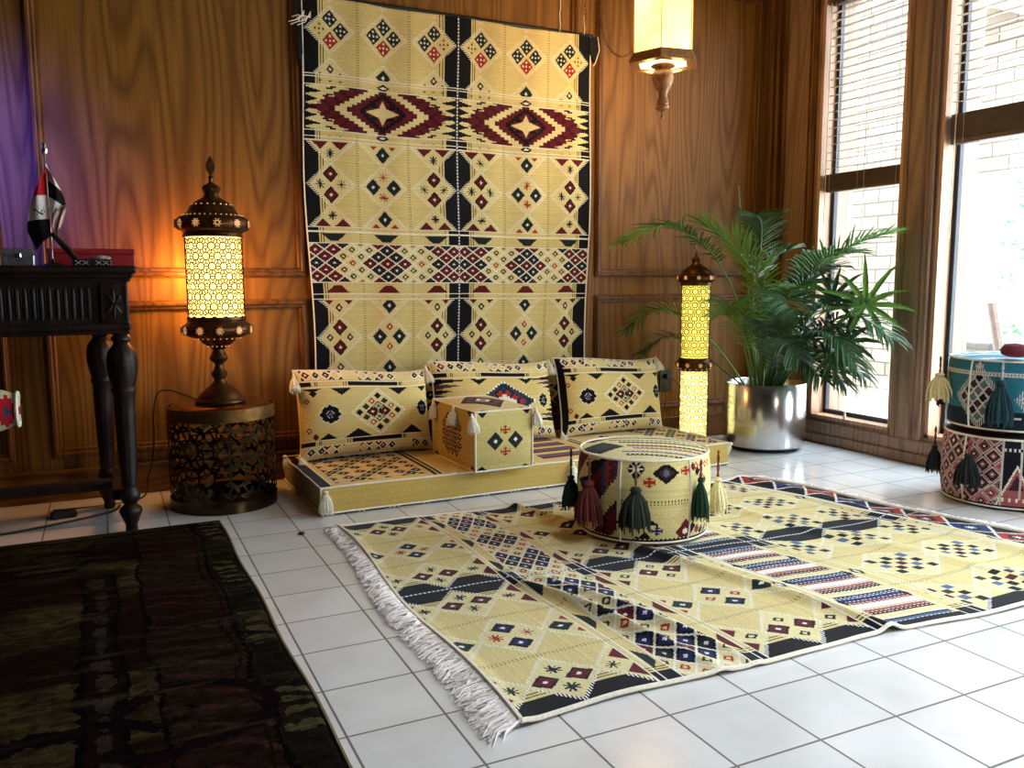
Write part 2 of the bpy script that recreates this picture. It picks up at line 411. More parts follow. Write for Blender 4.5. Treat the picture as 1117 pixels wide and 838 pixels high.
def stripes(c, s0, s1, o, w):
    c.clip = (s0, s1, o, o+w); c.rect(s0, s1, o, o+w, WHITE); W_ = c.win(s0, s1, o, o+w); a, S, T = W_
    h = s1-s0; seq = [(K, .012), (SLATE, .014), (NAVY, .022), (lin((120, 70, 60)), .014), (RED, .010), (WHITE, .03), (lin((214, 190, 160)), .012), (lin((170, 90, 66)), .016), (MAR, .014), (K, .010), (CREAM, .034)]
    L_ = sum(x for _, x in seq); u = (T-o-.03) % L_; acc = 0
    tooth = (np.floor(S/.008).astype(int) % 2 == 0)
    for col, x in seq:
        k = (u >= acc) & (u < acc+x); k2 = k & ((u < acc+x*.7) | tooth); a[k2] = col; acc += x
    m = (T < o+.05*w) | (T > o+w-.05*w); a[m] = K
    m = ((S < s0+.02) | (S > s1-.02)) & ~m; a[m] = CREAM
    for k in (.25, .5, .75):
        c.dia(s0+.014, o+k*w, .012, .03, K); c.dia(s1-.014, o+k*w, .012, .03, K)
    c.clip = (0, c.H, 0, c.W)
def fieldC(c, s0, s1, o, w):
    c.clip = (s0, s1, o, o+w); c.rect(s0, s1, o, o+w, GOLD)
    for e0, e1 in ((o, o+.09*w), (o+.91*w, o+w)): c.rect(s0, s1, e0, e1, K)
    cy = (s0+s1)/2; h = (s1-s0)/2
    for ct, cs in ((o+.17*w, cy-h), (o+.17*w, cy), (o+.17*w, cy+h), (o+.5*w, cy-h*.5), (o+.5*w, cy+h*.5), (o+.83*w, cy-h), (o+.83*w, cy), (o+.83*w, cy+h)):
        c.dia(cs, ct, h*.62, .165*w, WHITE, teeth=1); c.dia(cs, ct, h*.56, .15*w, CREAM)
        for i in range(-2, 3):
            for j in range(-2, 3):
                if abs(i)+abs(j) > 2: continue
                y = cs+(i+j)*h*.12; x = ct+(i-j)*.034*w
                col = (K, MAR, GRN, SLATE, K)[(i*2+j+6) % 5]
                c.rect(y-h*.05, y+h*.05, x-.016, x+.016, col)
    for k in (.335, .668): c.dots(s0, s1, o+k*w)
    c.clip = (0, c.H, 0, c.W)
def endborder(c, s0, s1, o, w):
    c.clip = (s0, s1, o, o+w); c.rect(s0, s1, o, o+w, K); h = s1-s0
    n = 5
    for i in range(n):
        t = o+(i+.5)*w/n; col = (RED, NAVY)[i % 2]
        c.dia(s0+h*.55, t, h*.5, w/n*.55, WHITE); c.dia(s0+h*.55, t, h*.42, w/n*.48, col); c.dia(s0+h*.55, t, h*.2, w/n*.25, K); c.star(s0+h*.55, t, .02, WHITE)
    c.rect(s0, s0+.012, o, o+w, WHITE)
    c.clip = (0, c.H, 0, c.W)

# ------------------------------------------------------------------ patterned surfaces
class TB:
    """textile mesh: several grid patches, each face carrying its own woven colour"""
    def __init__(s): s.V = []; s.F = []; s.C = []; s.k = 0
    def patch(s, fn, nu, nv, colfn, flip=False):
        U, V = np.meshgrid(np.linspace(0, 1, nu+1), np.linspace(0, 1, nv+1), indexing='ij')
        X, Y, Z = fn(U, V); s.V.append(np.stack([X, Y, Z], -1).reshape(-1, 3))
        i, j = np.meshgrid(np.arange(nu), np.arange(nv), indexing='ij'); a = i*(nv+1)+j
        q = np.stack([a, a+1, a+nv+2, a+nv+1], -1).reshape(-1, 4)
        if flip: q = q[:, ::-1]
        s.F.append(q+s.k); s.k += (nu+1)*(nv+1)
        uc = (U[:-1, :-1]+U[1:, 1:])/2; vc = (V[:-1, :-1]+V[1:, 1:])/2
        c = colfn(uc, vc); c = np.broadcast_to(np.asarray(c, np.float32), uc.shape+(3,))
        s.C.append(np.concatenate([c.reshape(-1, 3), np.ones((nu*nv, 1))], 1)); return s
    def build(s, name, mat, parent=None, loc=None, rot=None, smooth=True):
        V = np.concatenate(s.V).astype(np.float32); F = np.concatenate(s.F).astype(np.int32); C_ = np.concatenate(s.C).astype(np.float32)
        me = bpy.data.meshes.new(name); me.vertices.add(len(V)); me.vertices.foreach_set('co', V.ravel())
        me.loops.add(len(F)*4); me.loops.foreach_set('vertex_index', F.ravel())
        me.polygons.add(len(F)); me.polygons.foreach_set('loop_start', np.arange(0, len(F)*4, 4, dtype=np.int32)); me.polygons.foreach_set('loop_total', np.full(len(F), 4, np.int32))
        me.update(calc_edges=True); me.validate()
        at = me.attributes.new('pattern', 'FLOAT_COLOR', 'FACE'); at.data.foreach_set('color', C_.ravel())
        if smooth: me.polygons.foreach_set('use_smooth', np.ones(len(F), bool))
        me.materials.append(mat); me.update()
        return link(name, me, parent, loc, rot)
def canvas_col(c, fs=lambda u: u, ft=lambda v: v):
    return lambda u, v: c.samp(fs(u)*c.H, ft(v)*c.W)

def tassel_mesh(L=.075, r=.018, n=34, seed=0):
    rnd = random.Random(seed); b = MB()
    b.lathe([(.001, 0), (r*.28, -.002), (r*.42, -L*.07), (r*.3, -L*.14), (r*.34, -L*.16), (r*.3, -L*.18)], 10)
    b.lathe([(r*.3, -L*.17), (r*.62, -L*.3), (r*.85, -L*.55), (r*.92, -L*.84), (r*.6, -L*.9)], 14, mod=lambda a, z: 1+.08*sin(7*a))
    for i in range(n):
        a = 2*pi*i/n+rnd.random()*.3; q = .75+.35*rnd.random(); l = L*(.9+.12*rnd.random())
        p = [(r*.28*cos(a), r*.28*sin(a), -L*.16), (r*.68*q*cos(a), r*.68*q*sin(a), -L*.35), (r*.98*q*cos(a+.1), r*.98*q*sin(a+.1), -L*.65), (r*1.05*q*cos(a+.15), r*1.05*q*sin(a+.15), -l)]
        b.tube(p, [r*.09, r*.1, r*.09, r*.05], 4)
    return b
def tassel(parent, p, L, r, rgb, tilt=(0, 0), cord=0., cordrgb=None, label=None, seed=0):
    b = tassel_mesh(L, r, seed=seed)
    o = b.build('tassel', tassel_mat(rgb), parent, True, loc=p, rot=(tilt[0], tilt[1], seed))
    if label: o['label'] = label
    if cord:
        cb = MB(); 
        for ph in (0, pi):
            cb.tube([(.003*cos(t*9+ph), .003*sin(t*9+ph), cord*t) for t in np.linspace(0, 1, 14)], .0028, 5)
        cb.build('tassel_cord', tassel_mat(cordrgb or rgb), o, True)
    return o

# ================================================================== ROOM
YW, XW, CZ = 4.35, 3.96, 2.85
XL, YF = -2.4, -2.2
struct(MB().box(XL-.1, XW+.4, YF-.1, YW+.1, -.1, 0).build('floor', M['tile']))
struct(MB().box(XL-.1, XW+.4, YF-.1, YW+.1, CZ, CZ+.1).build('ceiling', M['ceil']))
struct(MB().box(XL-.1, XL, YF, YW, 0, CZ).build('wall_left', M['darkwall']))
struct(MB().box(XL-.1, XW+.3, YF-.1, YF, 0, CZ).build('wall_front', M['darkwall']))
wb = struct(MB().box(XL, XW+.3, YW, YW+.12, 0, CZ).build('wall_back', M['oak']))
# stiles, rails and mouldings on the back wall
def frame_strip(b, x0, x1, z0, z1, w=.045, y=YW):
    """a picture-frame moulding with a stepped section round a panel"""
    for (e, d, ww) in ((0, .016, w), (.008, .026, w*.45)):
        for (a0, a1, c0, c1) in ((x0+e, x1-e, z0+e, z0+e+ww), (x0+e, x1-e, z1-e-ww, z1-e), (x0+e, x0+e+ww, z0+e+ww, z1-e-ww), (x1-e-ww, x1-e, z0+e+ww, z1-e-ww)):
            b.box(a0, a1, y-d, y+.001, c0, c1, .005)
panels = [(-1.62, -.39), (-.245, .935), (1.03, 2.5), (2.62, 3.83)]
n = 1
for (x0, x1) in panels:
    b = MB(); frame_strip(b, x0, x1, 1.02, CZ-.1); struct(b.build(f'trim_{n}', M['oak_trim'])); n += 1
    b = MB(); frame_strip(b, x0, x1, .2, .915); struct(b.build(f'trim_{n}', M['oak_trim'])); n += 1
struct(MB().box(XL, XW, YW-.014, YW, 0, .13, .004).box(XL, XW, YW-.02, YW, .13, .15, .006).build('baseboard_back', M['oak_h']))
struct(MB().box(XW-.075, XW, YW-.05, YW, 0, CZ, .01).box(XW-.05, XW, YW-.075, YW-.045, 0, CZ, .01).build(f'trim_{n}', M['oak_trim'])); n += 1

# window wall: posts, sill rail, head, four windows
wins = [(3.345, 3.965), (2.0, 3.125), (.7, 1.8)]
GZ0, GZ1 = .15, 2.68
b = MB()
b.box(XW, XW+.3, 3.965, YW+.12, 0, CZ)
edges = [w[0] for w in wins]; 
for (a, c_) in ((3.125, 3.345), (1.8, 2.0), (YF, .7)): b.box(XW, XW+.3, a, c_, 0, CZ)
for (a, c_) in wins: b.box(XW, XW+.3, a, c_, 0, GZ0).box(XW, XW+.3, a, c_, GZ1, CZ)
struct(b.build('wall_right', M['frame_wood']))
b = MB().box(XW-.03, XW, YF, 3.97, .0, .06, .008).box(XW-.018, XW, YF, 3.97, .06, .13, .006)
struct(b.build('baseboard_right', M['frame_wood']))
# profiled mouldings of the posts
b = MB()
for (a, c_) in ((3.125, 3.345), (1.8, 2.0)):
    m_ = (a+c_)/2
    b.box(XW-.02, XW, a+.012, c_-.012, .13, CZ, .006).box(XW-.034, XW, m_-.05, m_+.05, .13, CZ, .01).box(XW-.028, XW, m_+.06, m_+.075, .13, CZ, .005).box(XW-.028, XW, m_-.075, m_-.06, .13, CZ, .005)
struct(b.build(f'trim_{n}', M['frame_wood'])); n += 1
b = MB().box(XW-.018, XW, 3.985, 4.02, .13, CZ, .006).box(XW-.018, XW, 4.24, 4.27, .13, CZ, .006).box(XW-.01, XW, 4.04, 4.055, .13, CZ, .004)
struct(b.build(f'trim_{n}', M['oak_trim'])); n += 1
for i, (a, c_) in enumerate(wins):
    g = .022
    b = MB()   # jamb lining + inner sash
    x0, x1 = XW+.004, XW+.13
    b.box(x0, x1, a, a+g, GZ0, GZ1).box(x0, x1, c_-g, c_, GZ0, GZ1).box(x0, x1, a, c_, GZ0, GZ0+.02).box(x0, x1, a, c_, GZ1-g, GZ1)
    fr = struct(b.build(f'window_{i+1}', M['jamb_wood']))
    b = MB(); s0, s1 = XW+.1, XW+.135; a2, c2 = a+g, c_-g; w_ = .022
    b.box(s0, s1, a2, a2+w_, GZ0+.02, GZ1-g, .004).box(s0, s1, c2-w_, c2, GZ0+.02, GZ1-g, .004).box(s0, s1, a2, c2, GZ0+.02, GZ0+.045, .004).box(s0, s1, a2, c2, GZ1-g-.03, GZ1-g, .004)
    b.build('sash', M['sash'], fr)
    MB().box(XW+.115, XW+.12, a2+w_, c2-w_, GZ0+.045, GZ1-g-.03).build('pane', M['pane'], fr)

# outside
struct(MB().box(XW+.3, 30, -14, 24, -.35, -.2).build('ground', M['ground_out']))
bw_ = MB().box(0, .4, 0, 5.6, 0, 4.6).build('brick_wall', M['brick_out'], loc=(6.9, 5.75, -.2))
props(bw_, 'pale brick house wall outside the narrow window', 'wall')
t = empty('brick_porch', (7.6, 3.9, -.2), (0, 0, 0), 'pale brick porch with a sloping eave outside the wide window', 'building')
MB().box(0, .4, 0, 3.3, 2.2, 4.4).build('wall', brick_wall(2.2), t)
MB().add([(-.6, -.1, 2.9), (-.6, 1.6, 3.7), (-.5, 1.6, 3.95), (-.5, -.1, 3.15), (.2, -.1, 2.9), (.2, 1.6, 3.7), (.2, 1.6, 3.95), (.2, -.1, 3.15)],
         [(0, 1, 2, 3), (7, 6, 5, 4), (0, 4, 5, 1), (1, 5, 6, 2), (2, 6, 7, 3), (3, 7, 4, 0)]).build('eave', M['blind_dark'], t)
for yy in (.1, 3.1): MB().box(0, .14, yy, yy+.14, 0, 2.2, .01).build('porch_post', M['ground_out'], t)
t = empty('garden_wall', (6.6, 4.62, -.2), (0, 0, 0), 'low beige rendered wall with a coping outside the wide window', 'wall')
MB().box(0, .2, 0, 1.0, 0, .62).build('wall', plain('beige_render', (112, 96, 80), .9), t)
MB().box(-.04, .24, -.02, 1.04, .62, .67, .01).build('coping', plain('coping_stone', (70, 64, 58), .9), t)
b = MB().tube([(5.9, 3.9, -.2), (5.86, 4.12, .83)], .035, 8); props(b.build('garden_post', M['blind_dark']), 'leaning brown garden post seen through the wide window above the poufs', 'post')
# shrub outside at the right edge
t = empty('garden_shrub', (6.6, 4.24, -.2), (0, 0, 0), 'tall pale green shrub outside at the right edge of the wide window', 'shrub')
b = MB()
for i in range(420):
    a = random.random()*2*pi; z = .3+random.random()*2.1; r = .30*random.random()**.5*(1-.2*abs(z-1.4))
    p = Vector((r*cos(a), r*sin(a), z)); d = Vector((random.gauss(0, 1), random.gauss(0, 1), random.gauss(0, .7))).normalized()*.05; s_ = d.orthogonal().normalized()*.018
    b.add([p-s_, p+s_, p+d+s_*.6, p+d*1.5, p+d-s_*.6], [(0, 1, 2, 3, 4)])
b.build('foliage', plain('pale_leaves', (70, 112, 70), .6), t)
MB().tube([(0, 0, 0), (.02, 0, .8), (-.02, .02, 2.2)], [.025, .018, .006], 6).build('stem', M['dark_wood'], t)

# ------------------------------------------------------------------ blinds
def blind(y0, y1, zs0, zs1, label, cord_y, cl=2.45):
    xb = XW+.055
    t = empty('venetian_blind', (xb, (y0+y1)/2, GZ1-.02), (0, 0, 0), label, 'blind', 'wooden blinds in the windows'); h = (y1-y0)/2
    MB().box(-.025, .025, -h, h, -.05, 0, .004).build('headrail', M['blind_dark'], t)
    b = MB(); z = -.09; k = 0
    while z > zs1-(GZ1-.02)+.02:
        a = radians(8); c_, s_ = .024*cos(a), .024*sin(a)
        b.add([(-c_, -h, z-s_-.0013), (c_, -h, z+s_-.0013), (c_, h, z+s_-.0013), (-c_, h, z-s_-.0013), (-c_, -h, z-s_+.0013), (c_, -h, z+s_+.0013), (c_, h, z+s_+.0013), (-c_, h, z-s_+.0013)],
              [(0, 3, 2, 1), (4, 5, 6, 7), (0, 1, 5, 4), (1, 2, 6, 5), (2, 3, 7, 6), (3, 0, 4, 7)]); z -= .0475
    b.build('slats', M['blind'], t)
    b = MB(); zz = zs1-(GZ1-.02); z0_ = zs0-(GZ1-.02)
    while zz > z0_+.03: b.box(-.025, .025, -h, h, zz-.0052, zz, .001); zz -= .0065
    b.build('stacked_slats', M['blind_dark'], t)
    MB().box(-.026, .026, -h, h, z0_, z0_+.028, .005).build('bottom_rail', M['blind_dark'], t)
    for q in (-.86, -.02 if h > .4 else .1, .86):
        for dx in (-.026, .026): MB().tube([(dx, h*q, -.04), (dx, h*q, z0_+.01)], .0012, 4).build('ladder_cord', M['white_cord'], t)
    b = MB().tube([(-.034, h*cord_y, -.05), (-.034, h*cord_y, -cl*.5), (-.04, h*cord_y+.01, -cl*.7), (-.05, h*cord_y+.05, -cl)], .0016, 5)
    b.lathe([(.003, 0), (.006, -.01), (.011, -.045), (.002, -.05)], 8, (-.05, h*cord_y+.05, -cl+.01))
    b.build('pull_cord', M['white_cord'], t)
    MB().tube([(-.036, h*.93, -.04), (-.036, h*.93, -1.45)], .003, 6).build('tilt_wand', M['white_cord'], t)
    return t
blind(3.375, 3.935, 1.525, 1.63, 'wooden venetian blind half raised in the narrow window beside the palm', -.1)
blind(2.03, 3.09, 1.69, 1.84, 'wooden venetian blind raised higher in the wide window above the poufs', -.3, 1.3)

# ================================================================== WALL KILIM
SW, HW = 1.62, 2.07
c = Cv(HW, SW, .0042)
for o in (0, SW/2):
    w = SW/2
    field(c, 0, .36, o, w, .15, ('P', 'R', 'L', 'P'), ('P', 'R', 'P', 'P'), p=.245, half=('K', 'o'))
    band(c, .36, .415, o, w, 'small'); zigzag(c, .415, .628, o, w); band(c, .628, .68, o, w, 'small', True)
    field(c, .68, 1.10, o, w, .893, ('M', 'M', 's', 's'), ('r', 'r', 'K', 'K'))
    band(c, 1.10, 1.185, o, w, 'trap'); dense(c, 1.185, 1.378, o, w, cols=(MAR, DG, MAR, None, 1, None, DG), nav=lin((40, 44, 56))); band(c, 1.378, 1.468, o, w, 'trap', True)
    field(c, 1.468, 1.88, o, w, 1.66, ('M', 'M', 'o', 'o'), ('O', 'O', 'K', 'K'), half=('M', 'o'))
    band(c, 1.88, 1.96, o, w, 'trap'); dense(c, 1.96, 2.07, o, w)
w = c.win(0, HW, SW/2-.0042, SW/2+.0042); w[0][:] = WHITE; w[0][(np.floor(w[1]/.0084).astype(int) % 2 == 0)] = SLATE
c.a *= .86; c.mottle(.05)
t = empty('wall_kilim', (.945, YW-.03, 2.375), (0, 0, 0), 'large cream kilim with maroon zigzags hung on the panelled wall', 'rug')
def wk(U, V):
    s = U*HW; x = V*SW
    X = x+.012*np.sin(s*2.4)*(2*V-1)-.02*(s/HW)*(V) + .006*np.sin(s*5+V*3)
    Y = -.004-.008*(1+np.sin(V*17+s*1.2))*(.3+s/HW)*.5-.004*np.sin(V*41+2*s)
    Z = -s-.012*V+.004*np.sin(V*15)*(1-U)
    return X, Y, Z
TB().patch(wk, c.n, c.m, canvas_col(c)).patch(lambda U, V: tuple(a+b_ for a, b_ in zip(wk(U, V), (0, .006, 0))), 40, 30, lambda u, v: np.full(u.shape+(3,), .3)*np.array(GOLD)*2, True).build('woven_cloth', M['textile'], t, rot=(0, 0, 0))
for e in (0, 1):
    b = MB(); pts = []
    for u in np.linspace(0, 1, 60):
        X, Y, Z = wk(np.array(u), np.array(float(e))); pts.append((float(X), float(Y), float(Z)))
    b.tube(pts, .0038, 6); b.build('edge_binding', M['white_cord'], t, True)
MB().tube([(-.03, .008, .008), (SW+.02, .008, -.004)], .011, 10).build('hanging_rod', M['black'], t, True)
for k, (x0, x1) in enumerate(((-.035, -.002), (SW-.005, SW+.045))):
    b = MB(); q = .34 if k == 0 else .15; top = .02 if k == 0 else -.01
    b.add([(x0, -.006, top), (x1, -.012, top), (x1, -.016, -q*.8), ((x0+x1)/2, -.02, -q), (x0, -.01, -q*.7), (x0, .008, top), (x1, .008, top), (x1, .006, -q*.8), ((x0+x1)/2, .004, -q), (x0, .006, -q*.7)],
          [(0, 1, 2, 3, 4), (9, 8, 7, 6, 5), (0, 5, 6, 1), (1, 6, 7, 2), (2, 7, 8, 3), (3, 8, 9, 4), (4, 9, 5, 0)])
    b.build('folded_end', M['black_cloth'], t)
b = MB()
for x in (-.02, .012): 
    for i in range(4): b.tube([(x-.03+.02*math.sin(i*2), -.012, -.11-i*.012), (x, -.02, -.1-i*.01), (x+.03, -.014, -.105+.01*i)], .0022, 4)
b.build('tie_string', M['white_cord'], t, True); b = MB()
b.tube([(SW+.04, -.016, -.01), (SW+.05, -.02, -.08), (SW+.025, -.02, -.15), (SW+.012, -.018, -.17)], .0028, 5)
b.build('tie_string', M['white_cord'], t, True)
# strings that carry the kilim from the ceiling
for i, x in enumerate((1.42, 1.575)):
    b = MB(); z = 0
    b.tube([(x+.004*sin(k*1.7), -.012+.003*cos(k), z_) for k, z_ in enumerate(np.linspace(-.004, CZ-2.375-.012, 16))], .0022, 5)
    b.build('hanging_string', M['white_cord'], t, True)

# ================================================================== FLOOR KILIM
UL, UW = 2.5, 1.70
c = Cv(UL, UW, .0042)
for o in (0, UW/2):
    w = UW/2
    A = ('M', 'M', 's', 's'); B = ('r', 'r', 'N', 'N')
    field(c, 0, .40, o, w, .19, A, B, p=.21)
    band(c, .40, .47, o, w, 'trap'); dense(c, .47, .67, o, w); band(c, .67, .74, o, w, 'trap', True)
    field(c, .74, 1.13, o, w, .94, ('M', 'M', 'o', 'o'), ('O', 'O', 'N', 'N'), half=('M', 'o'))
    band(c, 1.13, 1.20, o, w, 'small'); stripes(c, 1.20, 1.48, o, w); band(c, 1.48, 1.56, o, w, 'small', True)
    fieldC(c, 1.56, 2.22, o, w); band(c, 2.22, 2.28, o, w, 'small'); endborder(c, 2.28, 2.5, o, w)
w = c.win(0, UL, UW/2-.0045, UW/2+.0045); w[0][:] = WHITE; w[0][(np.floor(w[1]/.0084).astype(int) % 2 == 0)] = SLATE
c.a[:] = np.clip(c.a*np.array((.90, .985, 1.20)), 0, 1); c.mottle(.05)
t = empty('floor_kilim', (.79, 1.63, 0), (0, 0, 0), 'cream kilim with pink fringe and striped blocks lying rumpled on the white tiles', 'rug')
def fk(U, V):   # U along X, V = 0 far side (high Y) .. 1 near side
    Lx = 2.10+.42*V**.9
    X = (.02*(1-V)+.012*np.sin(V*9)) + U*Lx + .012*np.sin(V*11)*U
    yn = -.01+.02*np.sin(U*7)+.012*np.sin(U*17); yf = 1.70-.06*U+.012*np.sin(U*13)
    Y = yf+(yn-yf)*V
    x = U*2.5
    fold = .034*np.exp(-((x-.44-.30*(V-.55))/.022)**2)*np.exp(-((V-.72)/.22)**2) + .026*np.exp(-((x-.54-.32*(V-.55))/.02)**2)*np.exp(-((V-.75)/.2)**2)
    fold += .02*np.exp(-((x-1.05-.25*(V-.5))/.03)**2) + .012*np.exp(-((x-1.85-.2*(V-.5))/.05)**2) + .018*np.exp(-((x-2.3+.2*(V-.5))/.06)**2)
    Z = .0075+.0022*(1+np.sin(x*23+V*14))*.5+.003*(1+np.sin(V*19+x*4))*.5+fold
    Z += .012*np.exp(-(U/.012)**2)*(.5+.5*np.sin(V*9))
    return X, Y, Z
def under(fn, d):
    def g(U, V):
        X, Y, Z = fn(U, V); return X, Y, np.maximum(Z-d, .001)
    return g
TB().patch(fk, c.n, c.m, canvas_col(c), True).patch(under(fk, .008), 260, 180, lambda u, v: np.full(u.shape+(3,), .2)).build('woven_cloth', M['textile'], t)
for e in (0, 1):
    b = MB(); pts = []
    for u in np.linspace(0, 1, 160):
        X, Y, Z = fk(np.array(u), np.array(float(e))); pts.append((float(X), float(Y), float(Z)))
    b.tube(pts, .0062, 6).build('edge_binding', M['white_cord'], t, True)
for e in (0., 1.):
    b = MB(); pts = []
    for u in np.linspace(0, 1, 90):
        X, Y, Z = fk(np.array(e), np.array(u)); pts.append((float(X), float(Y), float(Z)+.001))
    b.tube(pts, .0085, 6).build('edge_binding', M['white_cord'], t, True)
for end, sg, cnt, lb in ((0., -1, 1500, 'pinkish white fringe'), (1., 1, 900, 'flattened white fringe')):
    b = MB()
    for i in range(cnt):
        v = random.random(); X, Y, Z = [float(q) for q in fk(np.array(end), np.array(v))]
        l = (.05+.035*v if sg < 0 else .045)*random.uniform(.55, 1.25); dx = sg*l; dy = random.gauss(-.01, .026 if sg < 0 else .014)
        zz = .004+.012*random.random()
        b.tube([(X, Y, Z), (X+dx*.35, Y+dy*.4, zz+.006*random.random()), (X+dx*.7, Y+dy*.6+random.gauss(0, .005), zz), (X+dx, Y+dy+random.gauss(0, .008), .003+.004*random.random())], [.0028, .003, .003, .0014], 4, cap=False)
    P0 = []; P1 = []
    for i in range(241):
        v = i/240; X, Y, Z = [float(q) for q in fk(np.array(end), np.array(v))]; l = (.045+.03*v if sg < 0 else .045)*random.uniform(.75, 1.1); P0.append((X, Y, .009)); P1.append((X+sg*l, Y-.006, .0085+.003*random.random()))
    m_ = len(P0); b.add(P0+P1, [(i, i+1, m_+i+1, m_+i) if sg < 0 else (i, m_+i, m_+i+1, i+1) for i in range(m_-1)])
    f_ = b.build('fringe', M['pink_fringe'], t, True); f_['label'] = lb

# ================================================================== DARK RUG
def smooth_noise(n, m, cells_n, cells_m):
    g = RNG.random((cells_n+2, cells_m+2)); y = np.linspace(0, cells_n, n); x = np.linspace(0, cells_m, m)
    yi = y.astype(int); xi = x.astype(int); fy = (y-yi)[:, None]; fx = (x-xi)[None]
    fy = fy*fy*(3-2*fy); fx = fx*fx*(3-2*fx)
    a = g[yi][:, xi]; b_ = g[yi][:, xi+1]; c1 = g[yi+1][:, xi]; d = g[yi+1][:, xi+1]
    return (a*(1-fx)+b_*fx)*(1-fy)+(c1*(1-fx)+d*fx)*fy
DL, DW = 2.75, 1.8      # length along Y, width along X
c = Cv(DL, DW, .006)    # s from the far edge toward the camera, t from left to right edge
n1 = smooth_noise(c.n, c.m, 60, 9); n2 = smooth_noise(c.n, c.m, 9, 6); n3 = smooth_noise(c.n, c.m, 220, 60); n4 = smooth_noise(c.n, c.m, 26, 18)
base = np.array(lin((58, 34, 28)))[None, None]; oliv = np.array(lin((112, 100, 62)))[None, None]; mar = np.array(lin((62, 28, 28)))[None, None]; dk = np.array(lin((26, 17, 18)))[None, None]
k = np.clip((n1*.45+n2*.75-.52)*3.2, 0, 1)[..., None]; c.a[:] = base*(1-k)+oliv*k
k = np.clip((n4-.62)*4, 0, 1)[..., None]*.6; c.a[:] = c.a*(1-k)+dk*k
S, T = np.meshgrid((np.arange(c.n)+.5)*c.c, (np.arange(c.m)+.5)*c.c, indexing='ij')
wN = smooth_noise(c.n, c.m, 30, 20)-.5; wM = smooth_noise(c.n, c.m, 24, 26)-.5; wF = smooth_noise(c.n, c.m, 150, 110)-.5
S0, T0 = S, T; S = S+.05*wN+.02*wF; T = T+.035*wM+.012*wF
eR = DW-T; eF = S
def setk(k, col, al=1.): c.a[k] = c.a[k]*(1-al)+np.array(lin(col))*al
setk(eF < .34, (50, 30, 26), .7)
setk((eF < .34) & (n2+n4 > 1.15), (66, 60, 40), .7)
setk(eR < .33, (62, 38, 32), .8)
d = np.abs((eR-.2)+.03*np.sin(S*5.2)); setk((eR < .33) & (np.sin(S*70+eR*24) > .72) & (eR > .1), (98, 62, 54), .7)
setk((np.abs(eR-.335) < .006), (22, 16, 16)); setk((np.abs(eR-.105) < .008), (20, 16, 16)); setk(np.abs(eR-.135) < .004, (40, 26, 22))
setk((eR < .085), (44, 40, 30), 1.); q = (eR < .08) & (eR > .01) & (np.sin(S*105+eR*10) > .1) & ((S*1.9) % 1 < .5); setk(q, (122, 112, 76), 1.)
setk((np.abs(eF-.35) < .008) & (eR > .33), (24, 17, 17)); setk((np.abs(eF-.05) < .01), (24, 18, 17))
tb = DW-.46
q = (np.abs(T-tb) < .05) & (S > .58); setk(q, (44, 26, 26)); setk((np.abs(np.abs(T-tb)-.05) < .007) & (S > .55), (16, 12, 14))
setk((np.abs(T-tb) < .026) & (S > .58) & (((S*9) % 1 - .5)**2*4+((T-tb)/.026)**2 < .75) & ((S*9) % 1 > .16), (84, 74, 62))
# big scroll running out of the lower right corner
for (cs, ct, R0, ph, turns) in ((1.62, DW-.30, .02, 0, 1.35), (.28, DW-.62, .02, 2., 1.2), (1.95, DW-.95, .02, 1., 1.2)):
    th = np.linspace(0, turns*2*pi, 240)
    for a_ in th:
        r = R0+.022*a_; y = cs+r*sin(a_+ph); x = ct+r*1.25*cos(a_+ph); hw = .010+.0018*a_
        k = ((S-y)**2+(T-x)**2 < hw**2); c.a[k] = np.array(lin((36, 20, 26)))
for a_ in np.linspace(0, 1, 200):
    y = 1.98-.36*math.sin(a_*2.0); x = DW-1.0+.62*a_; k = ((S-y)**2+(T-x)**2 < (.03*(1-.5*abs(a_-.5)))**2); c.a[k] = np.array(lin((34, 20, 26)))
st_ = smooth_noise(c.n, c.m, 170, 12); st2_ = smooth_noise(c.n, c.m, 70, 7)
k = np.clip((st_*.6+st2_*.7+n2*.5-1.0)*3, 0, 1)[..., None]*.5; c.a[:] = c.a*(1-k)+np.array(lin((104, 94, 66)))*k
k = np.clip((smooth_noise(c.n, c.m, 200, 90)-.55)*3, 0, 1)[..., None]*.5; c.a[:] = c.a*(1-k)+np.array(lin((26, 16, 16)))*k
c.a *= (.6+.8*n3)[..., None]*.30; c.mottle(.16)
t = empty('dark_rug', (.39-DW, 3.645, 0), (0, 0, 0), 'dark brown and olive pile rug on the tiles in front of the carved table', 'rug')
def dr(U, V):
    X = V*DW+.02*(U*DL/2)*(1)-.0*U+.004*np.sin(U*23); Y = -U*DL-.015*(1-V)*1.2; Z = .013+.0012*np.sin(U*40+V*9)
    Z = Z-.008*(np.exp(-((1-V)/.006)**2)); return X, Y, Z
TB().patch(dr, c.n, c.m, canvas_col(c), True).patch(under(dr, .012), 12, 8, lambda u, v: np.full(u.shape+(3,), .05)).build('pile_surface', M['pile'], t)
tb_ = plain('tan_binding', (120, 104, 74), .9)
for V in (0, 1):
    MB().tube([tuple(float(q) for q in (*dr(np.array(u), np.array(float(V)))[:2], .007)) for u in np.linspace(0, 1, 30)], .005, 6).build('edge_binding', tb_, t, True)
for U in (0., 1.):
    MB().tube([tuple(float(q) for q in (*dr(np.array(U), np.array(v))[:2], .008)) for v in np.linspace(0, 1, 20)], .006, 6).build('edge_binding', M['dark_wood'], t, True)

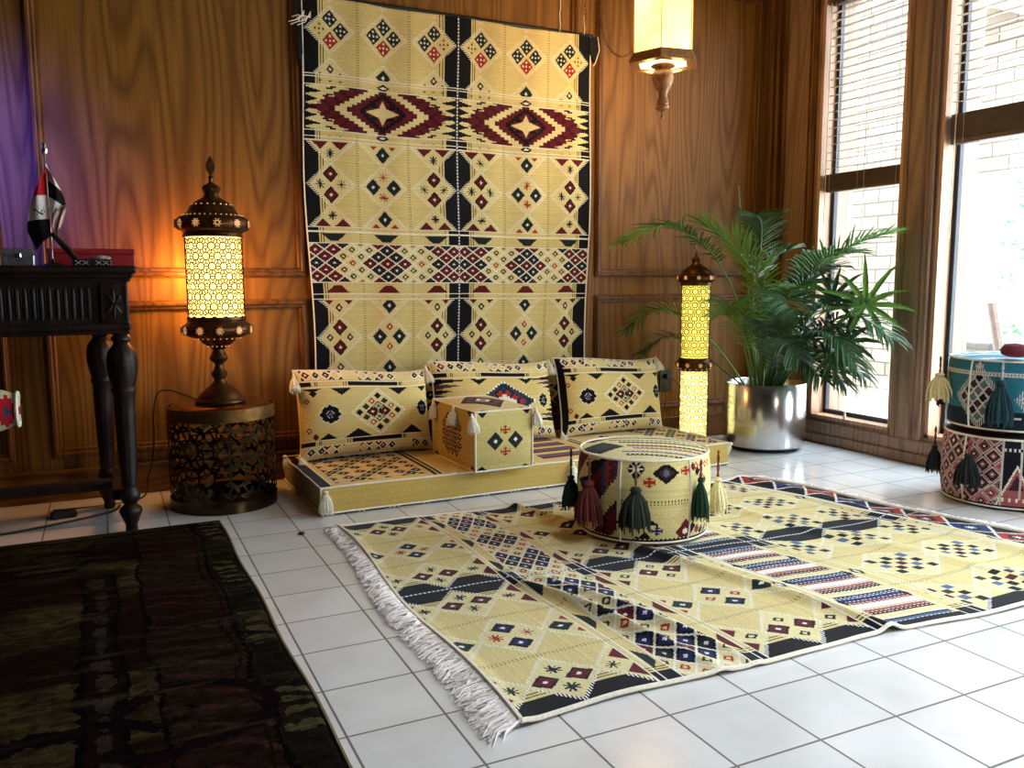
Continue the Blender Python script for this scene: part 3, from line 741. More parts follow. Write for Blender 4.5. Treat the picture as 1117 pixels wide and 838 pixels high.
# ================================================================== SEATING
def rbox_patches(tb, x0, x1, y0, y1, z0, z1, faces, puff=.0, cell=.006, pw=4.):
    """six puffed faces; faces = dict name -> canvas or colour. Canvas rows run downward (side faces) / toward the front (top)."""
    def bulge(a, b_): return puff*((1-np.abs(2*a-1)**pw)*(1-np.abs(2*b_-1)**pw))
    def cf(f): 
        if isinstance(f, Cv): return f.n, f.m, canvas_col(f)
        return 16, 16, (lambda u, v, f=f: np.broadcast_to(np.array(f), u.shape+(3,)))
    g = {'front': (lambda U, V: (x0+(x1-x0)*V, y0-bulge(U, V), z1+(z0-z1)*U)), 'back': (lambda U, V: (x1+(x0-x1)*V, y1+bulge(U, V), z1+(z0-z1)*U)),
         'left': (lambda U, V: (x0-bulge(U, V), y1+(y0-y1)*V, z1+(z0-z1)*U)), 'right': (lambda U, V: (x1+bulge(U, V), y0+(y1-y0)*V, z1+(z0-z1)*U)),
         'top': (lambda U, V: (x0+(x1-x0)*V, y1+(y0-y1)*U, z1+bulge(U, V)*1.3)), 'bottom': (lambda U, V: (x0+(x1-x0)*V, y0+(y1-y0)*U, z0+0*U))}
    for k, fn in g.items():
        n_, m_, cc = cf(faces.get(k, GOLD)); tb.patch(fn, n_, m_, cc, True)
def plain_cv(h, w, col=GOLD, cell=.008):
    c = Cv(h, w, cell, col); c.mottle(.05); return c
# ---- mattress: 2.22 x .72 x .125
ML, MD, MH = 2.22, .74, .125
c = Cv(MD, ML, .0045)
c.clip = (0, MD, 0, ML)
sec = [(0, .06, 'blk'), (.06, .52, 'dense'), (.52, .60, 'bar'), (.60, .98, 'fld'), (.98, 1.06, 'bar'), (1.06, 1.42, 'str'), (1.42, 1.50, 'bar'), (1.50, 1.9, 'fld2'), (1.9, 2.22, 'dense2')]
c.rect(0, MD, 0, ML, GOLD)
def dlat(c, s0, s1, t0, t1, ps, pt, pal):
    c.clip = (max(0, s0), s1, t0, t1)
    for i in range(int((t1-t0)/pt)+2):
        for j in range(int((s1-s0)/ps)+2):
            if (i+j) % 2: continue
            y = s0+j*ps; x = t0+i*pt; k = pal[(i+2*(j//2)) % len(pal)]
            c.dia(y, x, ps*.95, pt*.95, CREAM); c.dia(y, x, ps*.8, pt*.8, k); c.dia(y, x, ps*.2, pt*.2, WHITE)
    c.clip = (0, c.H, 0, c.W)
dlat(c, .06, .68, .08, .5, .045, .04, (K, GOLD, MAR, K, GRN, GOLD))
c.rect(0, MD, 0, .05, K); c.rect(.03, .7, .052, .057, WHITE)
for t0 in (.52, 1.0, 1.46):
    c.rect(.02, .72, t0, t0+.018, K); c.rect(.02, .72, t0+.03, t0+.042, K); c.rect(0, MD, t0+.05, t0+.055, WHITE)
for (a, b_) in ((.62, .96), (1.54, 1.86)):
    cc = (a+b_)/2
    for y in (.12, .36, .60):
        c.dia(y, cc, .12, .15, WHITE, teeth=1); c.dia(y, cc, .11, .14, CREAM); med(c, y, cc, ('M', 'M', 'K', 'K'), .95)
for q in range(5):
    y = .06+q*.13
    for kk, (col, hh) in enumerate(((NAVY, .024), (SLATE, .012), (RED, .016), (MAR, .02), (K, .008))):
        y2 = y+sum(h for _, h in ((0, .024), (0, .012), (0, .016), (0, .02), (0, .008))[:kk]); c.rect(y2, y2+hh, 1.12+(q % 2)*.02, 1.40, col)
dlat(c, .05, .7, 1.92, 2.2, .045, .04, (K, MAR, GOLD, GRN))
c.rect(.0, .03, 0, ML, K)
c.mottle(.05)
fc = Cv(.12, ML, .005, lin((206, 176, 98))); fc.mottle(.06)
w = fc.win(.108, .12, 0, ML); w[0][:] = np.array(K); w[0][(np.floor(w[2]/.05).astype(int) % 3 == 0) & (np.floor(w[2]/.01).astype(int) % 2 == 0)] = WHITE
t = empty('floor_mattress', (.795, 3.545, 0), (0, 0, radians(1.1)), 'long low cream kilim floor mattress against the panelled wall under the cushions', 'mattress')
tb = TB(); rbox_patches(tb, 0, ML, 0, MD, .004, MH, {'top': c, 'front': fc, 'left': plain_cv(.12, MD, lin((150, 134, 74))), 'right': fc, 'back': GOLD}, puff=.006)
tb.build('cover', M['textile'], t)
def piping_loop(parent, pts, r=.0045, name='piping', mat=None):
    return MB().tube(pts, r, 6, closed=True).build(name, mat or M['white_cord'], parent, True)
def rloop(x0, x1, y0, y1, z, wob=.0):
    P = []; N_ = 24
    for (a, b_) in (((x0, y0), (x1, y0)), ((x1, y0), (x1, y1)), ((x1, y1), (x0, y1)), ((x0, y1), (x0, y0))):
        for i in range(N_):
            k = i/N_; P.append((a[0]+(b_[0]-a[0])*k, a[1]+(b_[1]-a[1])*k, z+wob*sin(k*19+a[0])))
    return P
piping_loop(t, rloop(-.002, ML+.002, -.002, MD, MH, .0015)); piping_loop(t, rloop(-.002, ML+.002, -.002, MD, .013, .0008))
MB().tube([(-.002, -.002, .012), (-.003, -.003, MH)], .0045, 6).build('piping', M['white_cord'], t, True)
IV = (242, 234, 216)
for i, (p, tl) in enumerate((((.015, -.02, MH-.008), (.1, 0)), ((1.235, -.018, MH-.005), (.05, 0)), ((ML+.018, -.01, MH+.0), (0, -.7)), ((-.02, MD-.1, MH+.03), (0, .3)))):
    tassel(t, p, .10, .026, IV, tl, seed=i)

# ---- back cushions
def cushion(name, loc, rz, tilt, w, h, th, cv, sidecol, label, tassels):
    t = empty(name, loc, (tilt, 0, rz), label, 'cushion', 'back cushions along the floor mattress')
    def shape(sgn):
        def f(U, V):     # U: 0 top..1 bottom ; V: 0 left..1 right
            u = 2*V-1; v = 1-2*U
            X = u*w/2*(1-.05*(1-v**4)); Z = h/2+v*h/2*(1-.055*(1-u**4))-(.016*np.clip(v, 0, 1)*np.sin(u*2.2+w*9))
            Y = sgn*(th/2)*(np.clip((1-np.abs(u)**3.2), 0, 1)*np.clip((1-np.abs(v)**3.0), 0, 1))**.42
            Y = Y+.004*np.sin(U*9+V*7)*(1-u**2)*(1-v**2)
            return X, Y, Z
        return f
    TB().patch(shape(-1), cv.n, cv.m, canvas_col(cv), True).patch(shape(1), 40, 50, lambda u, v: np.broadcast_to(np.array(sidecol), u.shape+(3,))).build('cover', M['textile'], t)
    P = []
    for k in range(4):
        for i in range(24):
            q = i/24
            U, V = ((0, q), (q, 1), (1, 1-q), (1-q, 0))[k]
            X, Y, Z = shape(1)(np.array(float(U)), np.array(float(V))); P.append((float(X), 0, float(Z)))
    piping_loop(t, P, .0048)
    for i, (sx, sz, L_, tx) in enumerate(tassels):
        tassel(t, (sx*w/2*1.0, -.02, h/2+sz*h/2), L_, .024, IV, (tx, 0), cord=.012, seed=i+3)
    return t
def cush_canvas(kind, edge=False):
    Hc, Wc = .44, .68; c = Cv(Hc, Wc, .0042)
    # top strip with lattice
    c.rect(0, .055, 0, Wc, CREAM)
    def lat(s0, s1, t0, t1, ph=0):
        c.clip = (s0, s1, t0, t1)
        for i in range(int((t1-t0)/.024)+2):
            for j in (0, 1, 2):
                if (i+j) % 2 == 0:
                    col = (K, MAR, GOLD, K, GOLD)[(i+ph) % 5]; c.dia(s0+j*(s1-s0)/2, t0+i*.024, .024, .022, WHITE); c.dia(s0+j*(s1-s0)/2, t0+i*.024, .019, .018, col); c.dia(s0+j*(s1-s0)/2, t0+i*.024, .005, .005, WHITE)
        c.clip = (0, Hc, 0, Wc)
    lat(.0, .055, .02, .22); lat(0, .055, .30, .5, 1); lat(0, .055, .58, .66, 2)
    c.rect(.385, Hc, 0, Wc, CREAM); lat(.388, .43, .02, .2, 2); lat(.388, .43, .28, .46, 1); lat(.388, .43, .56, .66)
    for (s0, d) in ((.06, 1), (.355, 1)):
        c.rect(s0-.003, s0+.001, 0, Wc, WHITE); c.rect(s0+.001, s0+.028, 0, Wc, GOLD); c.rect(s0+.003, s0+.025, .24, .50, K); c.rect(s0+.003, s0+.025, 0, .06, K); c.rect(s0+.028, s0+.032, 0, Wc, WHITE)
        for x in (.215, .225, .51, .52, .075, .085): c.rect(s0+.004, s0+.024, x, x+.005, K)
    c.rect(.093, .352, 0, Wc, GOLD)
    if kind == 'zig':
        for x in (.22, .5): c.tri(.095, x, .035, .05, K); c.dia(.097, x, .006, .02, WHITE)
        w = c.win(.095, .352, 0, Wc); a, S, T = w; st = .011; q = np.floor(abs(S-.235)/st)*st; x = abs(T-.36)
        d = x/.175+q/.112; a[d < 1.06] = WHITE; a[d < 1] = lin((60, 66, 84)); a[(d < .9) & ((np.floor((x+q)/.022)).astype(int) % 2 == 0)] = DG
        d2 = x/.12+q/.075; a[d2 < 1] = RED; a[(d2 < 1) & ((np.floor((x-q)/.022)).astype(int) % 3 == 0)] = NAVY
        a[x/.07+q/.04 < 1] = WHITE
        for e, dd in ((0, 1), (Wc, -1)):
            for r_ in range(5):
                y = .105+r_*.026; 
                ln = (.13, .1, .06, .035, .02)[r_]
                for y_ in (y, .352-(y-.095)):
                    wv = c.win(y_-.013, y_+.013, min(e, e+dd*ln*1.25), max(e, e+dd*ln*1.25))
                    if wv: k = abs(wv[1]-y_)/.013+abs(wv[2]-e)/(ln*1.25) < 1; wv[0][k] = (K, lin((84, 60, 74)))[r_ % 2]
        c.snow(.235, .60, .045, .034); c.tri(.352, .2, -.03, .04, K); c.tri(.352, .5, -.03, .04, K)
    else:
        c.tri(.095, .2, .038, .055, K); c.tri(.095, .2, .02, .03, DG); c.tri(.095, .5, .042, .055, K); c.tri(.095, .64, .03, .03, K); c.tri(.095, .06, .02, .05, K)
        c.tri(.352, .27, -.045, .07, K); c.tri(.352, .56, -.045, .06, K); c.tri(.352, .12, -.03, .045, K); c.dia(.335, .06, .018, .016, MAR); c.ring(.3, .03, .016, .014, RED)
        c.dia(.12, .06, .02, .018, K); c.ring(.155, .03, .016, .014, RED)
        c.snow(.225, .135, .052, .058); c.snow(.22, .63, .05, .036)
        cx, cy = .385, .225
        c.dia(cy, cx, .128, .145, WHITE); c.dia(cy, cx, .120, .137, CREAM)
        for i in range(4):
            for j in range(4):
                a = i-1.5; b_ = j-1.5; y = cy+(a+b_)*.028; x = cx+(a-b_)*.0335
                inner = i in (1, 2) and j in (1, 2)
                if inner:
                    c.dia(y, x, .0275, .032, K)
                    c.dia(y, x, .02, .024, MAR if (i != j) else CREAM); c.dia(y, x, .007, .008, WHITE)
                    if i == j: c.dia(y, x, .012, .014, SLATE)
                else:
                    col = (K, RED, GRN)[(i*2+j) % 3]
                    c.ring(y, x, .017, .019, col, WHITE) if col == RED else (c.dia(y, x, .018, .02, col))
    if edge: c.rect(0, Hc, 0, .02, K)
    c.mottle(.05); return c
cA = cush_canvas('med'); cZ = cush_canvas('zig'); cB = cush_canvas('med', True)
zc = MH+.012
cushion('back_cushion', (1.16, 4.09, zc), radians(1), radians(-12), .69, .43, .20, cA, K, 'left back cushion with a lattice diamond, nearest the tall lantern', [(-1.0, .92, .085, .3), (.98, .95, .085, .2), (-1.0, -.93, .07, .4)])
cushion('back_cushion', (1.877, 4.10, zc), radians(1), radians(-12), .715, .44, .20, cZ, K, 'middle back cushion with a dark zigzag diamond behind the armrest bolster', [(.98, .90, .08, .2)])
cushion('back_cushion', (2.598, 4.085, zc), radians(1), radians(-12), .69, .43, .20, cB, K, 'right back cushion with a lattice diamond, nearest the glowing column lamp', [(-1.0, -.9, .08, .5), (.99, .9, .08, .2)])

# ---- armrest bolster
BWd, BD, BH = .295, .50, .275
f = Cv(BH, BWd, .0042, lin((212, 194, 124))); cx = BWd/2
f.ddot(.138, cx-.052, .043, .042, DG); f.ddot(.138, cx+.052, .043, .042, DG)
f.cross(.088, cx, .022, RED); f.cross(.188, cx, .022, RED)
f.tri(0, .035, .03, .03, K); f.tri(0, BWd-.03, .025, .028, K); f.tri(BH, .03, -.025, .035, K); f.tri(BH, BWd-.04, -.018, .03, K); f.mottle(.06)
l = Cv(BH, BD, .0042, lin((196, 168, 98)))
for i in range(-3, 4):
    for j in range(-3, 4):
        if abs(i)+abs(j) > 4: continue
        y = .135+(i+j)*.021; x = .26+(i-j)*.024; l.dia(y, x, .019, .02, MAR if (i+j) % 2 else K); l.dia(y, x, .006, .006, WHITE)
l.tri(0, .06, .03, .04, K); l.tri(0, BD-.05, .03, .04, K); l.tri(BH, .05, -.03, .04, K); l.tri(BH, BD-.03, -.03, .03, MAR); l.mottle(.06)
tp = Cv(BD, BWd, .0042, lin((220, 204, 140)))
tp.dia(.27, .15, .20, .125, WHITE, teeth=1); tp.dia(.27, .15, .19, .12, K); tp.dia(.27, .15, .15, .095, MAR); tp.dia(.27, .15, .10, .065, K); tp.dia(.27, .15, .06, .04, WHITE); tp.dia(.27, .15, .03, .02, MAR)
tp.tri(BD, .05, -.03, .04, K); tp.tri(BD, .25, -.03, .04, K); tp.tri(0, .05, .03, .04, K); tp.mottle(.06)
t = empty('armrest_bolster', (1.49, 3.50, MH+.010), (0, 0, radians(2)), 'box shaped kilim armrest with two dark diamonds standing on the floor mattress', 'bolster')
tb = TB(); rbox_patches(tb, 0, BWd, 0, BD, 0, BH, {'top': tp, 'front': f, 'left': l, 'right': l, 'back': f}, puff=.014, pw=2.5); tb.build('cover', M['textile'], t)
for y in (0, BD):
    piping_loop(t, [(p[0], y-.001 if y == 0 else y, p[1]) for p in [(a, b_) for a, b_, _ in rloop(0, BWd, 0, BH, 0)]], .0045)
for (x, z) in ((0, BH), (BWd, BH), (0, 0)): MB().tube([(x, 0, z), (x, BD, z)], .0032, 6).build('piping', M['white_cord'], t, True)
for i, (p, tl) in enumerate((((-.022, -.012, BH-.012), (.15, .1)), ((BWd+.012, -.014, BH-.006), (.1, -.1)), ((-.02, BD-.30, BH-.006), (0, .15)), ((-.02, BD-.05, BH-.01), (0, .1)))):
    tassel(t, p, .085, .025, IV, tl, cord=.01, seed=i+11)

# ---- poufs
def pouf(name, loc, rz, R, H, side, top, pipe_col, label, tassels, seams, group=None, zb=.0):
    t = empty(name, loc, (0, 0, rz), label, 'pouf', group)
    tb = TB()
    def sd(U, V):
        a = V*2*pi-pi; k = 1-np.abs(2*U-1)**2.6; r = R*(.955+.045*k)
        return r*np.sin(a), -r*np.cos(a), H-.012+(.012-(H-.012))*U
    tb.patch(sd, side.n, side.m, canvas_col(side), True)
    def tpf(U, V):
        a = V*2*pi; r = U*R*.955; return r*np.cos(a), r*np.sin(a), H-.012+.022*(1-U**3)
    def tc_(u, v):
        a = v*2*pi; r = u*R*.955; return top.samp(R+(-r*np.sin(a)), R+r*np.cos(a))   # rows run toward local -Y
    tb.patch(tpf, 70, 200, tc_)
    tb.patch(lambda U, V: (U*R*.95*np.cos(V*2*pi), U*R*.95*np.sin(V*2*pi), .012+0*U), 4, 60, lambda u, v: np.broadcast_to(np.array(K), u.shape+(3,)), True)
    tb.build('cover', M['textile'], t)
    for z in (H-.012,): piping_loop(t, [(R*.957*cos(a), R*.957*sin(a), z) for a in np.linspace(0, 2*pi, 73)[:-1]], .0052)
    piping_loop(t, [(R*.955*cos(a), R*.955*sin(a), .014) for a in np.linspace(0, 2*pi, 73)[:-1]], .0045)
    for s_ in seams:
        P = []
        for u in np.linspace(0, 1, 16):
            X, Y, Z = sd(np.array(u), np.array((radians(s_)+pi)/(2*pi))); P.append((float(X)*1.003, float(Y)*1.003, float(Z)))
        MB().tube(P, .0042, 6).build('piping', M['white_cord'], t, True)
    MB().lathe([(R*.9, 0), (R*.93, .004), (R*.93, .012)], 48).build('base', M['black_cloth'], t, True)
    for i, (ang, L_, r_, rgb, crgb, cord, lb) in enumerate(tassels):
        a = radians(ang); o_ = 1.0+r_/R*.75
        z = H-.012-cord
        tassel(t, (R*o_*sin(a), -R*o_*cos(a), z), L_, r_, rgb, (0, 0), cord=cord, cordrgb=crgb, label=lb, seed=i+21)
    return t
R1, H1 = .262, .335; cell = .0045
s = Cv(H1-.02, 2*pi*R1, cell, lin((222, 208, 146))); mid = pi*R1
def ax(a): return mid+radians(a)*R1
# zigzag block left of the dark tassel
w = s.win(0, s.H, ax(-120), ax(-22)); a, S, T = w; x = T-ax(-22); st = .018; q = np.floor(S/st)*st
a[:] = lin((222, 208, 146))
d = (x+.40-1.05*np.abs(q-.0)); 
dd = ((-x)*.9+q*1.0)
band_ = np.floor(dd/.012).astype(int)
v_ = (-x)*1.0+q*.92
zone = np.digitize(v_, [.10, .17, .20, .235, .32, .36, .40, .47])
pal = [lin((222, 208, 146)), MAR, lin((222, 208, 146)), K, MAR, K, lin((222, 208, 146)), MAR, K]
v2 = (-x)*1.0-(q-.30)*.92
for zi, p_ in enumerate(pal): a[zone == zi] = p_
inner = (v_ < .20); a[inner & (v_ < .20)] = lin((222, 208, 146))
q = np.floor(S/.013)*.013; v_ = -x-.8*(q-.105); BG = lin((222, 208, 146))
a[:] = BG; ck = (np.floor(S/.026).astype(int)+np.floor(v_/.022).astype(int))
b1 = (v_ > .034) & (v_ < .15); a[b1] = MAR; a[b1 & (ck % 3 == 0)] = lin((60, 62, 96)); a[b1 & (ck % 4 == 1)] = lin((138, 60, 44)); a[b1 & (v_ > .135)] = K
b3 = (v_ < -.034); a[b3] = MAR; a[b3 & (ck % 3 == 0)] = lin((60, 62, 96)); a[b3 & (ck % 5 == 1)] = K; a[(v_ < -.034) & (v_ > -.042)] = K; a[(v_ < -.125)] = BG
tooth_ = (v_ > .15) & (v_ < .15+.08*(1-np.abs((S % .075)/.0375-1))); a[tooth_] = K
a[(v_ > .24) & (v_ < .33)] = MAR; a[(v_ > .30) & (v_ < .33)] = K
s.rect(0, s.H, ax(-21.5), ax(-20.5), WHITE)
s.dia(.03, ax(-6), .045, .035, K); s.dia(.03, ax(-6), .02, .015, WHITE); s.star(.03, ax(-6), .03, WHITE)
s.dia(.045, ax(19), .042, .055, K); s.dia(.045, ax(19), .024, .032, lin((70, 40, 40))); s.star(.045, ax(19), .012, SLATE); s.rect(.0, .012, ax(8), ax(30), lin((222, 208, 146)))
s.cross(.078, ax(5), .021, RED); s.cross(.04, ax(37), .018, RED)
w = s.win(.15, .166, ax(-18), ax(41)); k = (np.floor(w[2]/cell).astype(int) % 3 == 0) & (np.abs(w[1]-.158) > cell*.5); w[0][k] = K
s.tri(.245, ax(-5), -.06, .09, K); s.cross(.265, ax(12), .02, NAVY)
s.dia(.275, ax(38), .05, .045, MAR); s.star(.275, ax(38), .012, WHITE); s.tri(s.H, ax(2), -.05, .04, K); s.tri(s.H, ax(-5), -.03, .03, K)
s.dia(.275, ax(-78), .04, .05, K)
for i in range(4):
    s.dia(.03+i*.02, ax(46+i*5), .018, .016, (MAR, K, RED, GRN)[i]); s.dia(.26+i*.014, ax(46+i*6), .018, .016, (K, RED, GRN, MAR)[i])
    s.ring(.03, ax(50+i*7), .016, .014, RED); s.ring(.28, ax(52+i*7), .016, .014, NAVY)
w = s.win(.15, .166, ax(43), ax(130)); k = (np.floor(w[2]/cell).astype(int) % 3 == 0); w[0][k] = K
for i in range(6): s.dia(.06+.04*(i % 3), ax(-175+i*8), .035, .03, (K, MAR)[i % 2]); s.dia(.2, ax(110+i*10), .035, .03, (MAR, DG)[i % 2])
s.rect(s.H-.012, s.H, 0, s.W, K); s.rect(s.H-.02, s.H-.012, ax(5), ax(41), K)
w = s.win(s.H-.02, s.H-.012, 0, s.W); w[0][np.floor(w[2]/(2*cell)).astype(int) % 2 == 0] = lin((222, 208, 146)); s.mottle(.06)
tp = Cv(2*R1, 2*R1, cell, lin((226, 214, 160)))
for y, h_, col, x0, x1 in ((.06, .014, K, .14, .44), (.11, .010, MAR, .12, .46), (.15, .016, K, .10, .46), (.21, .010, DG, .12, .5), (.25, .02, K, .16, .5), (.315, .02, MAR, .2, .52), (.36, .012, lin((150, 80, 80)), .22, .5), (.41, .012, SLATE, .18, .46), (.45, .01, K, .2, .42)):
    tp.rect(y, y+h_, x0, x1, col)
    w = tp.win(y-cell*1.6, y, x0, x1); w[0][np.floor(w[2]/(2*cell)).astype(int) % 2 == 0] = col
tp.dia(.34, .10, .09, .09, K); tp.dia(.34, .10, .05, .05, DG); tp.dia(.18, .06, .05, .05, MAR); tp.mottle(.06)
DGR = (22, 56, 34); DKG = (24, 34, 22)
pouf('kilim_pouf', (1.905, 2.77, .016), radians(-34.5), R1, H1, s, tp, WHITE, 'round cream kilim pouf with hanging tassels standing on the floor kilim', [
    (-80, .14, .036, (14, 46, 34), (20, 26, 22), .105, 'dark green tassel'), (-42, .17, .05, (96, 34, 34), (110, 56, 46), .085, 'maroon tassel'),
    (-5, .165, .055, DKG, (120, 78, 60), .085, 'blackish green tassel'), (48, .17, .03, DGR, (150, 60, 60), .065, 'green tassel'), (88, .15, .036, (232, 220, 172), (130, 40, 40), .105, 'cream tassel')], [42, -19, 165])

R2, H2 = .27, .325
PINK = lin((176, 96, 96)); LPK = lin((220, 186, 180)); GW = lin((206, 200, 190))
s = Cv(H2-.02, 2*pi*R2, cell, lin((34, 30, 34))); mid = pi*R2
def ax2(a): return mid+radians(a)*R2
for i in range(-16, 17):
    for j in range(0, 9):
        if (i+j) % 2: continue
        y = -.005+j*.041; x = ax2(-28)+i*.040
        if x > ax2(-2) and x < ax2(60): continue
        s.dia(y, x, .039, .038, LPK); col = (PINK, lin((120, 84, 80)), lin((44, 36, 40)), lin((44, 36, 40)))[((i+j)//2+(i//3)) % 4]; s.dia(y, x, .031, .030, col); s.dia(y, x, .016, .015, lin((50, 36, 44)) if col != lin((44, 36, 40)) else PINK); s.dia(y, x, .007, .007, WHITE)
s.rect(0, s.H, ax2(-3), ax2(60), lin((30, 28, 34)))
s.tri(s.H, ax2(9), -.20, .085, WHITE); s.tri(s.H, ax2(9), -.185, .075, PINK); s.tri(s.H*.72, ax2(9), -.07, .03, lin((70, 40, 46)))
s.dia(.16, ax2(50), .12, .10, WHITE, teeth=2); s.dia(.16, ax2(50), .105, .085, PINK); s.dia(.16, ax2(50), .05, .04, K)
for q in (-3, 12, 20, 32, 60): s.rect(0, s.H, ax2(q)-.005, ax2(q)+.005, GW)
w = s.win(.035, .05, ax2(-2), ax2(120)); w[0][:] = GW; w[0][np.floor(w[2]/(2*cell)).astype(int) % 2 == 0] = K
s.rect(s.H-.045, s.H, ax2(-2), ax2(60), PINK); w = s.win(s.H-.05, s.H-.03, ax2(-2), ax2(60)); w[0][np.floor(w[2]/(2*cell)).astype(int) % 3 == 0] = WHITE
s.rect(s.H-.014, s.H, 0, s.W, K); s.mottle(.07)
tp = Cv(2*R2, 2*R2, cell, lin((60, 44, 50))); tp.mottle(.07)
PC = (3.69, 2.47)
g_ = 'stacked round poufs by the window'
pouf('kilim_pouf', (*PC, 0), radians(-56), R2, H2, s, tp, WHITE, 'black and pink kilim pouf standing on the tiles under the teal pouf', [
    (-86, .13, .035, (18, 22, 26), (30, 40, 40), .09, 'black tassel'), (-28, .15, .05, (22, 26, 26), (150, 70, 76), .07, 'black tassel'), (24, .13, .04, (226, 204, 150), (90, 40, 40), .13, 'cream tassel')], [-38, 150], g_)
s = Cv(H2-.02, 2*pi*R2, cell, TEAL); DT = lin((26, 40, 52))
s.rect(.22, s.H, 0, s.W, DT)
for k, a0 in enumerate((-29, 26, 80, 134, -84, -138)):
    cx = ax2(a0); q = .135 if a0 != 26 else .125
    s.dia(.165, cx, .150, .115, GW, teeth=2); s.dia(.165, cx, .118, .092, GW)
    for i in range(4):
        for j in range(4):
            a_ = i-1.5; b_ = j-1.5; y = .165+(a_+b_)*.029; x = cx+(a_-b_)*.0225
            s.dia(y, x, .022, .019, (K, lin((96, 104, 104)), lin((60, 40, 44)), lin((84, 116, 116)))[(i*3+j*2+k) % 4])
w = s.win(.05, .066, 0, s.W); w[0][:] = GW; w[0][(np.floor(w[2]/cell).astype(int) % 3 == 0) & (np.abs(w[1]-.058) < .006)] = TEAL
s.cross(.026, ax2(-30), .016, GW)
s.rect(.245, .25, ax2(-10), ax2(8), GW); s.mottle(.07)
tp = Cv(2*R2, 2*R2, cell, lin((96, 160, 190)))
for i in range(9): tp.rect(.03+i*.055, .045+i*.055, .05, .48, (WHITE, lin((60, 110, 150)))[i % 2])
for i in range(6): tp.dia(.27, .06+i*.085, .06, .04, WHITE); tp.dia(.27, .06+i*.085, .03, .02, MAR)
tp.mottle(.07)
p2 = pouf('kilim_pouf', (PC[0]+.01, PC[1]+.0, H2+.012), radians(-56), R2, H2, s, tp, WHITE, 'teal kilim pouf with pale diamonds stacked on the black and pink pouf', [
    (-70, .13, .055, (222, 204, 150), (40, 50, 60), .075, 'cream tassel'), (-8, .20, .05, (20, 58, 66), (160, 170, 170), .075, 'dark teal tassel'), (-108, .12, .03, (60, 40, 40), (40, 40, 40), .14, 'brown tassel')], [-38, 150], g_)
# small maroon item on the teal pouf
b = MB().lathe([(.0, .0), (.03, .001), (.052, .012), (.058, .03), (.045, .05), (.02, .058), (.0, .058)][1:], 24, mod=lambda a, z: 1+.05*sin(6*a))
o_ = b.build('round_pincushion', plain('maroon_velvet', (104, 26, 40), .9), loc=(3.50, 2.335, 2*H2+.02), smooth=True); props(o_, 'small rounded maroon cloth item lying on top of the teal pouf', 'cushion')

# ================================================================== DRUM TABLE AND TALL LANTERN
DC = (.455, 3.985); DR = .232; DH = .455
t = empty('drum_table', (*DC, 0), (0, 0, 0), 'round openwork metal drum table under the tall lantern', 'side table')
MB().lathe([(DR-.006, .0), (DR, .001), (DR, .05), (DR-.006, .05), (DR-.006, .0)], 72, cap=False).build('base_ring', M['drum_metal'], t, True)
MB().lathe([(DR-.006, DH-.055), (DR, DH-.055), (DR, DH), (DR-.006, DH), (DR-.006, DH-.055)], 72, cap=False).build('top_band', M['brass'], t, True)
MB().lathe([(DR-.02, DH-.012), (DR-.012, DH-.006), (DR-.02, DH+.002), (DR-.04, DH+.010), (DR-.05, DH+.008)], 72).build('table_top', M['brass_lid'], t, True)
MB().lathe([(DR-.03, .008), (DR-.01, .008), (DR-.01, .014), (DR-.03, .014)], 60).build('bottom_plate', M['drum_metal'], t, True)
